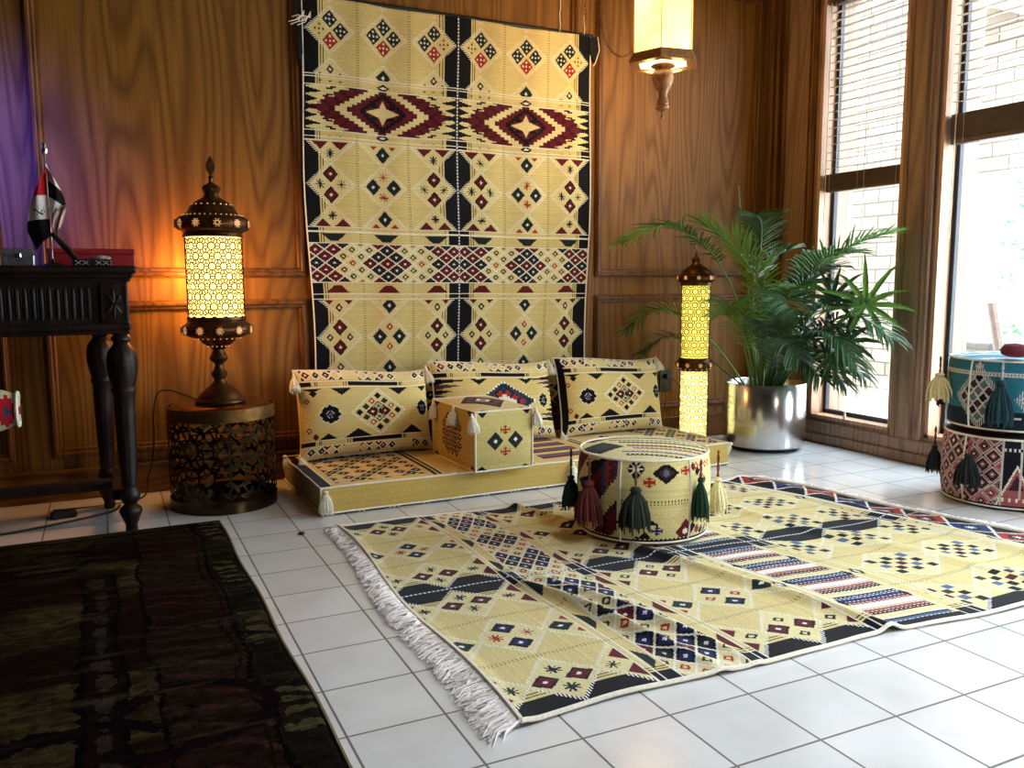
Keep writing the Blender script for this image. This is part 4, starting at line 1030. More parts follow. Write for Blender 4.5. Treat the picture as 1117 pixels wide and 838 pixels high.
def star_lattice(R, z0, z1, n_around, wid, rows=None, style='star'):
    """interlaced star and hexagon openwork wrapped on a cylinder"""
    b = MB(); a_ = 2*pi*R/n_around; hrow = a_*.866; H_ = z1-z0
    rows = rows or max(1, round(H_/hrow)); hrow = H_/rows; ky = hrow/(a_*.866)
    def P(x, z, rr=R): return (rr*cos(x/R), rr*sin(x/R), z)
    def seg(p, q):
        n_ = max(1, int(abs(p[0]-q[0])/R/.22))
        pts = []
        for i in range(n_+1):
            k = i/n_; x = p[0]+(q[0]-p[0])*k; z = p[1]+(q[1]-p[1])*k
            if z < z0-.001 or z > z1+.001: return
            pts.append(P(x, z))
        d = Vector((q[0]-p[0], q[1]-p[1])); 
        if d.length < 1e-6: return
        nn = Vector((-d.y, d.x)).normalized()*wid/2; vs = []; fs = []
        for i in range(n_+1):
            k = i/n_; x = p[0]+d.x*k; z = p[1]+d.y*k
            for (s_, rr) in ((1, R), (-1, R), (-1, R-wid*.35), (1, R-wid*.35)): vs.append(P(x+nn.x*s_, z+nn.y*s_, rr))
        for i in range(n_):
            for k in range(4): fs.append((i*4+k, i*4+4+k, i*4+4+(k+1) % 4, i*4+(k+1) % 4))
        b.add(vs, fs)
    for r in range(rows+1):
        for c_ in range(n_around):
            x = (c_+.5*(r % 2))*a_; z = z0+r*hrow
            rr = a_*.5
            if style == 'star':
                rr = a_*.577      # hexagram + hexagon
                pts = [(x+rr*.5*cos(pi/6+k*pi/3)*1.732*.577*1.0, z+ky*rr*.577*sin(pi/6+k*pi/3)*1.0) for k in range(6)]
                tips = [(x+rr*cos(k*pi/3+pi/2)*.86, z+ky*rr*.86*sin(k*pi/3+pi/2)) for k in range(6)]
                for k in range(6): seg(pts[k], pts[(k+1) % 6])
                for k in range(6):
                    t_ = tips[k]
                    near = sorted(range(6), key=lambda m_: (pts[m_][0]-t_[0])**2+(pts[m_][1]-t_[1])**2)[:2]
                    for m_ in near: seg(pts[m_], t_)
                for k in range(6): # link to neighbours
                    a0 = k*pi/3; seg((x+a_*.28*cos(a0), z+ky*a_*.28*sin(a0)), (x+a_*.5*cos(a0), z+ky*a_*.5*sin(a0)))
            else:
                rr = a_*.33; m_ = 8
                pts = [(x+rr*cos(k*2*pi/m_+pi/8), z+ky*rr*sin(k*2*pi/m_+pi/8)) for k in range(m_)]
                for k in range(m_): seg(pts[k], pts[(k+1) % m_])
                for k in range(6):
                    a0 = k*pi/3; seg((x+rr*.96*cos(a0), z+ky*rr*.96*sin(a0)), (x+a_*.5*cos(a0), z+ky*a_*.5*sin(a0)))
                for k in range(6):
                    a0 = k*pi/3+pi/6; seg((x+rr*.96*cos(a0), z+ky*rr*.96*sin(a0)), (x+a_*.577*cos(a0), z+ky*a_*.577*sin(a0)))
    return b
star_lattice(DR-.002, .045, DH-.05, 11, .0085, 3).build('lattice', M['drum_metal'], t)

LZ = DH+.010
t = empty('lantern_lamp', (*DC, LZ), (0, 0, 0), 'tall ornate bronze table lantern with a glowing latticed cylinder on the drum table', 'lamp')
def z_(a): return a-LZ
MB().lathe([(r, z_(z)) for r, z in ((.10, .465), (.108, .468), (.108, .476), (.098, .482), (.094, .492), (.082, .508), (.056, .53), (.034, .548), (.024, .562), (.024, .57), (.034, .585), (.036, .598), (.022, .612), (.018, .632), (.022, .642), (.036, .652), (.04, .664), (.03, .68), (.022, .70))], 40, mod=lambda a, z: 1+.012*cos(20*a)).build('stem', M['brass_dark'], t, True)
MB().lathe([(r, z_(z)) for r, z in ((.024, .70), (.038, .712), (.062, .728), (.078, .745), (.112, .757), (.140, .770), (.151, .785), (.150, .80), (.140, .812), (.126, .822), (.122, .83), (.126, .836), (.122, .848))], 56, mod=lambda a, z: 1+.012*cos(16*a)).build('lower_bowl', M['brass_dark'], t, True)
lowb = [o for o in t.children if o.name.startswith('lower_bowl')][0]
glass = MB().lathe([(.116, z_(.846)), (.116, z_(1.198))], 48, cap=True).build('glass_cylinder', M['glow_amber'], t, True)
star_lattice(.122, z_(.85), z_(1.196), 16, .0048, 8, 'oct').build('lattice', M['lattice'], t)
cap = MB().lathe([(r, z_(z)) for r, z in ((.122, 1.193), (.128, 1.196), (.122, 1.21), (.128, 1.217), (.142, 1.222), (.154, 1.235), (.157, 1.25), (.152, 1.268), (.136, 1.282), (.115, 1.292), (.102, 1.305), (.095, 1.325), (.078, 1.342), (.058, 1.354), (.036, 1.366), (.030, 1.385), (.036, 1.392), (.04, 1.402), (.034, 1.415), (.018, 1.424), (.010, 1.43), (.008, 1.445), (.012, 1.452), (.005, 1.46))], 56, mod=lambda a, z: 1+(.012*cos(16*a) if z < z_(1.3) else .006*cos(16*a))).build('domed_cap', M['brass_dark'], t, True)
# flame leaf finial
b = MB(); prof = [(0, 0), (.010, .018), (.019, .035), (.020, .05), (.013, .068), (.005, .082), (0, .095)]
vs = [(x, -.003, z_(1.455)+z) for x, z in prof]+[(-x, -.003, z_(1.455)+z) for x, z in prof[-2:0:-1]]; m_ = len(vs)
b.add(vs+[(x, .003, z) for x, _, z in vs], [tuple(range(m_)), tuple(reversed(range(m_, 2*m_)))]+[(i, i+m_, (i+1) % m_+m_, (i+1) % m_) for i in range(m_)])
b.build('finial', M['brass_dark'], t)
def rosettes(parent, R, z, r, n_, tilt=0., petal=8, a0=0.):
    for i in range(n_):
        b = MB(); a = a0+2*pi*i/n_; er = Vector((cos(a), sin(a), 0)); et = Vector((-sin(a), cos(a), 0)); ez = Vector((0, 0, 1))
        c0 = er*R+ez*z; b.tube([c0+et*r*1.02*cos(k*pi/9)+ez*r*1.02*sin(k*pi/9) for k in range(18)], r*.10, 5, closed=True); nb = len(b.f)
        def dot(cu, cv, rr):
            q = c0+et*cu+ez*cv; vs = [q+er*.0012+et*rr*cos(k*pi/3)+ez*rr*sin(k*pi/3) for k in range(6)]; vs += [v-er*.006 for v in vs]
            b.add(vs, [tuple(range(6)), tuple(reversed(range(6, 12)))]+[(k, k+6, (k+1) % 6+6, (k+1) % 6) for k in range(6)])
        dot(0, 0, r*.2)
        for k in range(petal):
            w_ = 2*pi*k/petal; dot(r*.46*cos(w_), r*.46*sin(w_), r*.15); dot(r*.78*cos(w_+.39), r*.78*sin(w_+.39), r*.11)
        o = b.build('pierced_rosette', M['brass_dark'], parent); o.data.materials.append(M['glow_low'])
        for p in o.data.polygons:
            if p.index >= nb: p.material_index = 1
rosettes(cap, .1565, z_(1.25), .0195, 11, 0., a0=.15); rosettes(lowb, .151, z_(.79), .0195, 11, 0, a0=.1)
def pinholes(parent, R, z, r, n_, a0=0.):
    g = MB()
    for i in range(n_):
        a = a0+2*pi*i/n_; q = Vector((R*cos(a), R*sin(a), z)); et = Vector((-sin(a), cos(a), 0)); ez = Vector((0, 0, 1)); er = Vector((cos(a), sin(a), 0))
        vs = [q+er*.0025+et*r*cos(k*pi/3)+ez*r*sin(k*pi/3) for k in range(6)]; vs += [v-er*.008 for v in vs]
        g.add(vs, [tuple(range(6)), tuple(reversed(range(6, 12)))]+[(k, k+6, (k+1) % 6+6, (k+1) % 6) for k in range(6)])
    g.build('pierced_lights', M['glow_low'], parent)
pinholes(t, .086, z_(1.333), .0035, 20); pinholes(t, .128, z_(1.287), .0022, 36); pinholes(t, .1, z_(.753), .003, 24); pinholes(t, .045, z_(.717), .003, 14)
# lamp cord curling behind the drum
pts = [(DC[0]-.09, DC[1]+.06, LZ+.004), (DC[0]-.15, DC[1]+.10, LZ+.03), (DC[0]-.205, DC[1]+.12, LZ+.05), (DC[0]-.255, DC[1]+.13, LZ+.035), (DC[0]-.275, DC[1]+.14, LZ-.06), (DC[0]-.28, DC[1]+.15, LZ-.2), (DC[0]-.31, DC[1]+.16, .12), (DC[0]-.36, DC[1]+.2, .008), (DC[0]-.7, DC[1]+.16, .008)]
def spline(pts, k=8):
    P = [Vector(p) for p in pts]; out = []
    for i in range(len(P)-1):
        p0 = P[max(0, i-1)]; p1 = P[i]; p2 = P[i+1]; p3 = P[min(len(P)-1, i+2)]
        for j in range(k):
            t_ = j/k; out.append(.5*((2*p1)+(-p0+p2)*t_+(2*p0-5*p1+4*p2-p3)*t_**2+(-p0+3*p1-3*p2+p3)*t_**3))
    out.append(P[-1]); return out
MB().tube([p-Vector((*DC, LZ)) for p in spline(pts)], .0035, 6).build('power_cord', M['black'], t, True)

# ================================================================== COLUMN LAMP
C2 = (3.185, 4.115)
t = empty('column_lamp', (*C2, 0), (0, 0, 0), 'slim glowing column floor lamp with a bronze dome beside the palm', 'lamp')
MB().lathe([(.1, 0), (.104, .004), (.104, .02), (.096, .03), (.092, .06), (.094, .07)], 40).build('base', M['brass_dark'], t, True)
MB().lathe([(.080, .065), (.080, .47)], 40).build('lower_glass', M['glow_white'], t, True)
star_lattice(.086, .068, .468, 11, .0048, 10, 'oct').build('lattice', M['lattice'], t)
MB().lathe([(.088, .462), (.094, .464), (.094, .475), (.098, .480), (.108, .488), (.111, .50), (.108, .515), (.098, .523), (.094, .528), (.094, .538), (.088, .541)], 44, mod=lambda a, z: 1+.01*cos(12*a)).build('middle_collar', M['brass_dark'], t, True)
MB().lathe([(.080, .538), (.080, .972)], 40).build('upper_glass', M['glow_yellow'], t, True)
star_lattice(.086, .54, .972, 11, .0048, 11, 'oct').build('lattice', M['lattice'], t)
MB().lathe([(.088, .967), (.094, .97), (.094, .985), (.1, .992), (.111, 1.002), (.113, 1.018), (.106, 1.03), (.094, 1.036), (.088, 1.045), (.078, 1.06), (.062, 1.072), (.042, 1.083), (.03, 1.095), (.024, 1.11), (.03, 1.118), (.026, 1.128), (.012, 1.135), (.007, 1.15), (.01, 1.157), (.004, 1.165)], 44, mod=lambda a, z: 1+.012*cos(12*a)).build('domed_cap', M['brass_dark'], t, True)
rosettes(t, .113, 1.014, .014, 9); rosettes(t, .111, .50, .015, 9, a0=.2); pinholes(t, .098, .475, .0025, 18)
b = MB(); vs = [(x*.85, -.003, 1.163+z*.8) for x, z in prof]+[(-x*.85, -.003, 1.163+z*.8) for x, z in prof[-2:0:-1]]; m_ = len(vs)
b.add(vs+[(x, .003, z) for x, _, z in vs], [tuple(range(m_)), tuple(reversed(range(m_, 2*m_)))]+[(i, i+m_, (i+1) % m_+m_, (i+1) % m_) for i in range(m_)])
b.build('finial', M['brass_dark'], t)

# outlet + cords
t = empty('wall_outlet', (3.14, YW-.003, .38), (0, 0, 0), 'black wall outlet plate on the panelling left of the column lamp', 'outlet')
MB().box(-.045, .045, -.008, .0, -.068, .068, .003).build('cover_plate', M['black'], t)
for dz in (-.028, .028): MB().box(-.018, .018, -.011, -.007, dz-.015, dz+.015, .003).build('socket', M['mesh_dark'], t)
MB().box(-.012, .016, -.035, -.01, .012, .04, .004).build('plug', M['black'], t)
MB().tube([p-Vector((3.14, YW-.003, .38)) for p in spline([(3.145, YW-.035, .40), (3.2, YW-.06, .36), (3.215, YW-.07, .24), (3.19, YW-.08, .12), (3.2, YW-.12, .02), (3.2, YW-.14, .006)])], .003, 6).build('power_cord', M['black'], t, True)
MB().tube([p-Vector((3.14, YW-.003, .38)) for p in spline([(3.13, YW-.018, .34), (3.125, YW-.03, .22), (3.09, YW-.03, .1), (3.05, YW-.03, .006)])], .0025, 6).build('power_cord', M['black'], t, True)

# ================================================================== PENDANT
PX, PY = 2.555, 3.60
t = empty('pendant_lamp', (PX, PY, 2.05), (0, 0, radians(-9)), 'hexagonal swag lamp with glowing parchment panels hanging by the wall kilim', 'lamp')
def hexring(b, r0, r1, z0, z1, bev=.0):
    vs = []; 
    for r, z in ((r0, z0), (r1, z0), (r1, z1), (r0, z1)): vs += [(r*cos(k*pi/3), r*sin(k*pi/3), z) for k in range(6)]
    fs = []
    for k in range(4):
        for i in range(6): fs.append((k*6+i, k*6+(i+1) % 6, ((k+1) % 4)*6+(i+1) % 6, ((k+1) % 4)*6+i))
    b.add(vs, fs)
b = MB(); hexring(b, .13, .182, 0, .018); hexring(b, .135, .172, .018, .034); hexring(b, .135, .165, .034, .048); b.build('bottom_frame', M['pend_wood'], t)
b = MB(); hexring(b, .10, .182, .56, .575); hexring(b, .05, .165, .575, .60); hexring(b, .02, .11, .60, .615); b.build('top_frame', M['pend_wood'], t)
for k in range(6):
    a0 = k*pi/3; a1 = a0+pi/3; r = .156; p0 = Vector((r*cos(a0), r*sin(a0), .046)); p1 = Vector((r*cos(a1), r*sin(a1), .046)); nn = Vector((cos(a0+pi/6), sin(a0+pi/6), 0))*.003; up = Vector((0, 0, .52))
    b = MB().add([p0, p1, p1+up, p0+up, p0-nn, p1-nn, p1+up-nn, p0+up-nn], [(0, 1, 2, 3), (7, 6, 5, 4), (0, 4, 5, 1), (1, 5, 6, 2), (2, 6, 7, 3), (3, 7, 4, 0)]); b.build('shade_panel', M['glow_shade'], t)
    MB().tube([(r*1.01*cos(a0), r*1.01*sin(a0), .046), (r*1.01*cos(a0), r*1.01*sin(a0), .566)], .0022, 6).build('rib', plain('shade_rib', (196, 140, 70), .5), t)
MB().lathe([(.04, .006), (.132, .006), (.132, .010), (.04, .010)], 6, cap=False).build('diffuser', M['shade_bottom'], t)
MB().lathe([(r_*1.22, z) for r_, z in ((.004, -.255), (.007, -.25), (.009, -.242), (.004, -.236), (.003, -.225), (.016, -.215), (.026, -.208), (.028, -.198), (.022, -.19), (.026, -.182), (.024, -.17), (.017, -.15), (.02, -.13), (.032, -.105), (.040, -.08), (.044, -.055), (.040, -.032), (.030, -.018), (.044, -.010), (.05, -.002), (.04, .008))], 32, mod=lambda a, z: 1+(.05*cos(8*a+z*90) if -.12 < z < -.02 else 0)).build('turned_finial', M['pend_wood'], t, True)
def chain(pts, r=.0085, wire=.0018, step=.017):
    S_ = spline(pts, 14); b = MB(); d = 0; last = S_[0]; k = 0; acc = 0
    for i in range(1, len(S_)):
        seg = (S_[i]-S_[i-1]); L_ = seg.length; 
        if L_ < 1e-7: continue
        t_ = seg.normalized(); pos = 0
        while acc+(L_-pos) >= step:
            pos += step-acc; acc = 0; c0 = S_[i-1]+t_*pos
            x = t_.orthogonal().normalized(); y = t_.cross(x); n_ = (x if k % 2 else y); k += 1
            b.tube([c0+t_*(r*1.25*cos(a))+n_*(r*.62*sin(a)) for a in np.linspace(0, 2*pi, 11)[:-1]], wire, 4, closed=True)
        acc += L_-pos
    return b
inv = t.matrix_basis.inverted() if False else (Matrix.Translation((PX, PY, 2.05)) @ Matrix.Rotation(radians(-9), 4, 'Z')).inverted()
def chain_part(pts, *a):
    b = chain(pts, *a); b.v = [tuple(inv @ Vector(v)) for v in b.v]; b.build('chain', M['brass_dark'], t)
chain_part([(PX, PY, 2.66), (PX, PY, 2.76), (PX, PY, CZ+.01)], .011, .002, .02)
chain_part([(2.56, 4.28, CZ+.01), (2.575, 4.28, 2.6), (2.605, 4.275, 2.45), (2.635, 4.26, 2.33), (2.69, 4.24, 2.262), (2.76, 4.22, 2.27), (2.82, 4.18, 2.34), (2.84, 4.1, 2.5), (2.78, 3.95, CZ+.01)], .0105, .002, .019)
chain_part([(2.50, 4.285, CZ+.01), (2.505, 4.285, 2.62), (2.515, 4.283, 2.43)], .009, .0018, .017)

# ================================================================== POTTED PALM
PP = (3.545, 3.90)
t = empty('potted_palm', (*PP, 0), (0, 0, 0), 'large green palm in a brushed steel planter by the window', 'plant')
MB().lathe([(.19, .0), (.195, .004), (.2, .025)], 48).build('pot_foot', M['black'], t, True)
MB().lathe([(.215, .022), (.232, .03), (.236, .05), (.236, .392), (.233, .397), (.229, .392), (.229, .34)], 72, cap=False).build('planter', M['steel'], t, True)
MB().lathe([(.20, .028), (.229, .32), (.226, .345), (.1, .352)], 40).build('soil', M['soil'], t, True)
def blade(b, p, d, L, w, droop, nrm, fold=.25):
    """lanceolate leaflet from p along d"""
    d = d.normalized(); side = d.cross(nrm)
    if side.length < 1e-4: side = d.orthogonal()
    side.normalize(); up = side.cross(d); ks = (0, .2, .45, .75, 1.); ws = (.35, .9, 1., .6, .03); vs = []; q = p.copy(); prev = 0
    for k, ww in zip(ks, ws):
        dd = (d+Vector((0, 0, -1))*droop*k*k*1.4).normalized(); q = q+dd*L*(k-prev); prev = k
        vs += [q-side*w*ww*.5+up*w*fold*ww, q-up*w*fold*ww*.3, q+side*w*ww*.5+up*w*fold*ww]
    fs = []
    for i in range(4):
        a = i*3; fs += [(a, a+3, a+4, a+1), (a+1, a+4, a+5, a+2)]
    b.add(vs, fs)
def frond(pts, n_, L, w, droop, mat, spread=.9, k0=.3, rough=.1, twist=0.):
    P = spline([Vector(p)-Vector((*PP, 0)) for p in pts], 12); b = MB(); m_ = len(P)
    b.tube(P, [.0065*(1-.8*i/m_)+.001 for i in range(m_)], 5)
    for i in range(n_):
        k = k0+(1-k0)*(i/(n_-1)); f_ = k*(m_-1); i0 = min(int(f_), m_-2); p = P[i0].lerp(P[i0+1], f_-i0); T_ = (P[i0+1]-P[i0]).normalized()
        S_ = T_.cross(Vector((0, 0, 1))); S_.normalize(); U_ = S_.cross(T_)
        if twist: 
            R_ = Matrix.Rotation(twist, 3, T_); S_ = R_ @ S_; U_ = R_ @ U_
        env = math.sin(pi*min(1, .18+.82*(1-(k-k0)/(1-k0))))*.5+.55
        if k > .9: env *= .8
        for sg in (-1, 1):
            fwd = .35+.75*(k-k0)/(1-k0); d = T_*fwd+S_*sg*spread+U_*(.22+random.gauss(0, rough))+Vector((random.gauss(0, rough), random.gauss(0, rough), 0))*.5
            l_ = L*env*random.uniform(.88, 1.1); tip = p+d.normalized()*l_
            lim = .335
            if tip.x > lim and tip.y > -3: 
                ov = (tip.x-lim); d = d-Vector((1, 0, 0))*d.x*min(1, ov/max(1e-3, abs(d.normalized().x*l_)))
            if tip.y > YW-PP[1]-.05: d.y = min(d.y, 0) if p.y > YW-PP[1]-.15 else d.y*.3
            blade(b, p, d, l_, w, droop*random.uniform(.6, 1.3), U_)
    return b.build('frond', mat, t)
def B(x=0, y=0, z=.34): return (PP[0]+x, PP[1]+y, z)
# arching areca fronds (base, mids, tip)
frond([B(-.03, 0), (3.42, 3.93, .72), (3.24, 3.96, 1.08), (3.05, 3.99, 1.25), (2.85, 4.0, 1.30), (2.60, 3.98, 1.205)], 46, .20, .013, .35, M['leaf'], k0=.42)
frond([B(-.04, -.04), (3.46, 3.80, .66), (3.37, 3.78, .95), (3.22, 3.80, 1.17), (3.05, 3.85, 1.30)], 40, .27, .014, .25, M['leaf3'], spread=.8, k0=.3)
frond([B(-.06, .08), (3.35, 4.12, .60), (3.15, 4.2, .78), (2.95, 4.22, .82), (2.78, 4.22, .72)], 36, .19, .012, .45, M['leaf'], k0=.3, spread=1.)
frond([B(-.08, .05), (3.34, 4.12, .5), (3.2, 4.18, .62), (3.02, 4.2, .66), (2.88, 4.2, .58)], 26, .15, .012, .4, M['leaf2'], k0=.3)
frond([B(-.02, .05), (3.50, 3.98, .8), (3.52, 3.95, 1.15), (3.46, 3.88, 1.32), (3.36, 3.8, 1.36)], 30, .20, .013, .3, M['leaf2'], k0=.35)
frond([B(.02, 0), (3.60, 3.8, .75), (3.66, 3.66, 1.02), (3.72, 3.46, 1.18), (3.76, 3.26, 1.24)], 38, .19, .014, .2, M['leaf3'], spread=.75, k0=.35)
frond([B(.0, -.03), (3.56, 3.78, .70), (3.58, 3.66, .98), (3.58, 3.50, 1.12), (3.60, 3.34, 1.14)], 34, .21, .014, .3, M['leaf'], k0=.3)
frond([B(-.03, -.05), (3.40, 3.66, .62), (3.30, 3.52, .82), (3.20, 3.40, .90), (3.12, 3.28, .86)], 34, .20, .014, .4, M['leaf2'], k0=.3)
frond([B(.03, -.05), (3.58, 3.68, .58), (3.62, 3.5, .76), (3.66, 3.32, .80), (3.68, 3.14, .70)], 34, .22, .015, .5, M['leaf2'], k0=.25)
frond([B(0, -.07), (3.50, 3.66, .55), (3.50, 3.50, .70), (3.50, 3.34, .70), (3.50, 3.2, .58)], 34, .20, .016, .55, M['leaf2'], k0=.25)
frond([B(.05, 0), (3.66, 3.80, .62), (3.70, 3.66, .84), (3.74, 3.52, .92), (3.74, 3.36, .9)], 32, .20, .016, .35, M['leaf2'], k0=.25)
frond([B(-.06, 0), (3.38, 3.86, .58), (3.26, 3.82, .78), (3.17, 3.78, .86), (3.08, 3.72, .82)], 32, .19, .014, .4, M['leaf'], k0=.28)
frond([B(.02, .04), (3.60, 4.02, .66), (3.64, 4.05, .95), (3.68, 4.0, 1.12), (3.72, 3.92, 1.18)], 30, .18, .014, .3, M['leaf2'], k0=.3)
frond([B(.04, -.04), (3.62, 3.74, .52), (3.66, 3.60, .62), (3.70, 3.46, .60), (3.72, 3.34, .48)], 30, .19, .017, .6, M['leaf2'], k0=.2)
frond([B(-.02, -.06), (3.46, 3.72, .52), (3.40, 3.62, .64), (3.36, 3.52, .66), (3.34, 3.42, .58)], 28, .18, .016, .6, M['leaf2'], k0=.2)
frond([B(.0, .0), (3.54, 3.82, .6), (3.56, 3.74, .85), (3.57, 3.64, .98), (3.60, 3.52, .98)], 30, .2, .016, .4, M['leaf2'], k0=.2)
for x, y, z1, x2, y2, z2, m_k in ((3.52, 3.60, .80, 3.50, 3.38, .86, 'leaf2'), (3.60, 3.60, .70, 3.64, 3.36, .72, 'leaf2'), (3.46, 3.68, .84, 3.38, 3.50, .96, 'leaf'), (3.64, 3.72, .92, 3.70, 3.56, 1.06, 'leaf2'),
        (3.54, 3.64, .66, 3.56, 3.42, .62, 'leaf2'), (3.42, 3.76, .7, 3.30, 3.62, .74, 'leaf2'), (3.58, 3.70, 1.0, 3.60, 3.52, 1.14, 'leaf'), (3.50, 3.58, .58, 3.50, 3.44, .48, 'leaf2'), (3.62, 3.56, .56, 3.66, 3.42, .44, 'leaf2')):
    frond([B((x-PP[0])*.4, (y-PP[1])*.2), ((x+PP[0])/2, (y+PP[1])/2+.02, z1*.8), (x, y, z1), ((x+x2)/2, (y+y2)/2, (z1+z2)/2+.03), (x2, y2, z2)], 26, .20, .016, .45, M[m_k], k0=.3)
# bare unopened spears
for pts in ([B(-.02, .02), (3.47, 3.98, .9), (3.44, 4.02, 1.3), (3.42, 4.04, 1.55)], [B(-.0, .03), (3.50, 3.98, .9), (3.52, 3.99, 1.15), (3.5, 3.98, 1.3)]):
    MB().tube([Vector(p)-Vector((*PP, 0)) for p in spline(pts)], .004, 5).build('spear_leaf', M['stem'], t, True)
# fan leaves (lady palm type)
def fan(c0, stem_pts, n_, L, w, a0, a1, nrm, mat, droop=.3):
    c0 = Vector(c0)-Vector((*PP, 0)); b = MB(); b.tube([Vector(p)-Vector((*PP, 0)) for p in spline(stem_pts)], .004, 5)
    nrm = Vector(nrm).normalized(); e1 = nrm.cross(Vector((0, 0, 1))).normalized(); e2 = e1.cross(nrm)
    for i in range(n_):
        a = a0+(a1-a0)*i/(n_-1); d = e1*cos(a)+e2*sin(a)-nrm*-.1
        blade(b, c0, d, L*random.uniform(.85, 1.1), w, droop, nrm, .12)
    b.build('fan_leaf', mat, t)
vd = (-.75, -.66, .1)
fan((3.70, 3.32, .865), [B(.05, -.05), (3.64, 3.7, .7), (3.68, 3.5, .86), (3.70, 3.32, .865)], 11, .26, .030, radians(-60), radians(235), vd, M['leaf3'], .35)
fan((3.66, 3.40, .66), [B(.05, -.06), (3.62, 3.68, .56), (3.65, 3.52, .66), (3.66, 3.40, .66)], 9, .20, .028, radians(-80), radians(200), vd, M['leaf2'], .5)
fan((3.56, 3.38, .60), [B(.02, -.08), (3.54, 3.66, .5), (3.55, 3.5, .6), (3.56, 3.38, .60)], 9, .19, .028, radians(160), radians(380), vd, M['leaf2'], .5)
fan((3.60, 3.46, .90), [B(.02, -.05), (3.58, 3.7, .7), (3.6, 3.56, .88), (3.60, 3.46, .90)], 9, .20, .026, radians(-20), radians(220), vd, M['leaf2'], .3)
for i, (x, y) in enumerate(((-.03, 0), (.02, .0), (.0, -.05), (.05, -.04), (-.05, .05), (.03, .05), (-.06, -.04))):
    MB().tube([(x, y, .34), (x*1.3, y*1.3, .45), (x*1.8, y*1.8, .60)], [.011, .008, .005], 6).build('stem', M['stem'], t, True)
# white plastic tie clipped to a palm stem
b = MB().tube([(3.31, 3.72, 1.03), (3.36, 3.715, 1.07), (3.43, 3.71, 1.085), (3.40, 3.71, 1.065), (3.33, 3.715, 1.03), (3.31, 3.72, 1.018)], .0045, 5)
props(b.build('plant_tie', plain('white_plastic', (225, 235, 240), .3), None, True), 'white plastic tie caught among the palm fronds', 'plant tie')

# ================================================================== CONSOLE TABLE
TX0, TX1, TY0, TY1, TZ = -1.35, .125, 3.60, 4.22, 1.062
t = empty('console_table', (0, 0, 0), (0, 0, 0), 'dark carved wooden console table at the left against the panelling', 'table')
MB().box(TX0, TX1, TY0, TY1, TZ-.028, TZ, .008).box(TX0+.012, TX1-.012, TY0+.012, TY1-.012, TZ-.045, TZ-.028, .006).box(TX0+.022, TX1-.022, TY0+.022, TY1-.01, TZ-.06, TZ-.045, .006).build('table_top', M['dark_wood'], t)
zf0, zf1 = .835, TZ-.06
b = MB().box(TX0+.035, TX1-.035, TY0+.04, TY1-.03, zf0, zf1)
b.box(TX0+.03, TX1-.028, TY0+.028, TY1-.03, zf0-.02, zf0+.008, .006).box(TX0+.035, TX1-.033, TY0+.034, TY1-.03, zf0-.035, zf0-.02, .005)
b.build('frieze', M['dark_wood'], t)
b = MB(); x = TX0+.11
while x < TX1-.15:     # upright gadroons with rounded tops
    for k in range(6):
        a0 = pi*k/6; 
    pr_ = [(.010*cos(a), .008*sin(a)) for a in np.linspace(0, pi, 6)]
    vs = []
    for z in (zf0+.025, zf0+.04, zf1-.035, zf1-.02):
        q = .55 if z in (zf0+.025, zf1-.02) else 1
        vs += [(x+px_*q, TY0+.041-py_*q, z) for px_, py_ in pr_]
    fs = [(i*6+k, i*6+k+1, i*6+7+k, i*6+6+k) for i in range(3) for k in range(5)]; b.add(vs, fs)
    b.tube([(x-.012, TY0+.039, zf0+.03), (x-.012, TY0+.036, zf1-.03), (x-.006, TY0+.036, zf1-.016), (x+.006, TY0+.036, zf1-.016), (x+.012, TY0+.036, zf1-.03)], .0022, 4)
    x += .0265
b.build('fluted_carving', M['dark_wood'], t, True)
for X0 in (TX1-.135, TX0+.035):     # carved corner block with a flower
    b = MB().box(X0, X0+.10, TY0+.026, TY0+.12, zf0+.006, zf1-.004, .004); cx, cz = X0+.05, (zf0+zf1)/2
    for k in range(4):
        a = pi/4+k*pi/2; p = Vector((cx+.030*cos(a), TY0+.024, cz+.045*sin(a)))
        b.tube([Vector((cx, TY0+.022, cz))+(p-Vector((cx, TY0+.022, cz)))*q+Vector((sin(a)*.008*sin(q*pi), 0, cos(a)*.008*sin(q*pi))) for q in np.linspace(.15, 1.1, 7)], [.003, .006, .007, .007, .006, .004, .002], 6)
        a = k*pi/2; b.tube([(cx+.012*cos(a), TY0+.022, cz+.012*sin(a)), (cx+.036*cos(a), TY0+.022, cz+.055*sin(a))], [.006, .002], 6)
    b.lathe([(.001, 0), (.010, 0), (.008, .006), (.001, .008)], 12, (cx, TY0+.03, cz))
    b.box(X0+.006, X0+.012, TY0+.02, TY0+.03, zf0+.02, zf1-.02).box(X0+.088, X0+.094, TY0+.02, TY0+.03, zf0+.02, zf1-.02)
    b.build('corner_rosette', M['dark_wood'], t, True)
legp = [(.018, 0), (.024, .01), (.022, .03), (.034, .06), (.044, .085), (.040, .10), (.022, .115), (.030, .125), (.038, .14), (.040, .155), (.034, .17), (.026, .185), (.030, .195), (.028, .22), (.034, .34), (.038, .50), (.040, .56), (.046, .57), (.046, .58), (.040, .59), (.048, .62), (.055, .66), (.056, .70), (.050, .73), (.034, .752), (.026, .765), (.036, .775), (.036, .785), (.028, .795), (.030, .805)]
for X, Y in ((TX1-.068, TY0+.075), (TX1-.145, TY1-.10), (TX0+.085, TY0+.075), (TX0+.085, TY1-.075), (-.62, TY0+.075)):
    MB().lathe(legp, 32, (X, Y, 0), mod=lambda a, z: 1+(.05*cos(10*a+z*30) if .59 < z < .74 else (.04*cos(10*a) if .2 < z < .56 else 0))).build('leg', M['dark_wood'], t, True)
b = MB().box(TX0+.06, TX1-.05, TY0+.30, TY0+.36, .13, .17, .008)
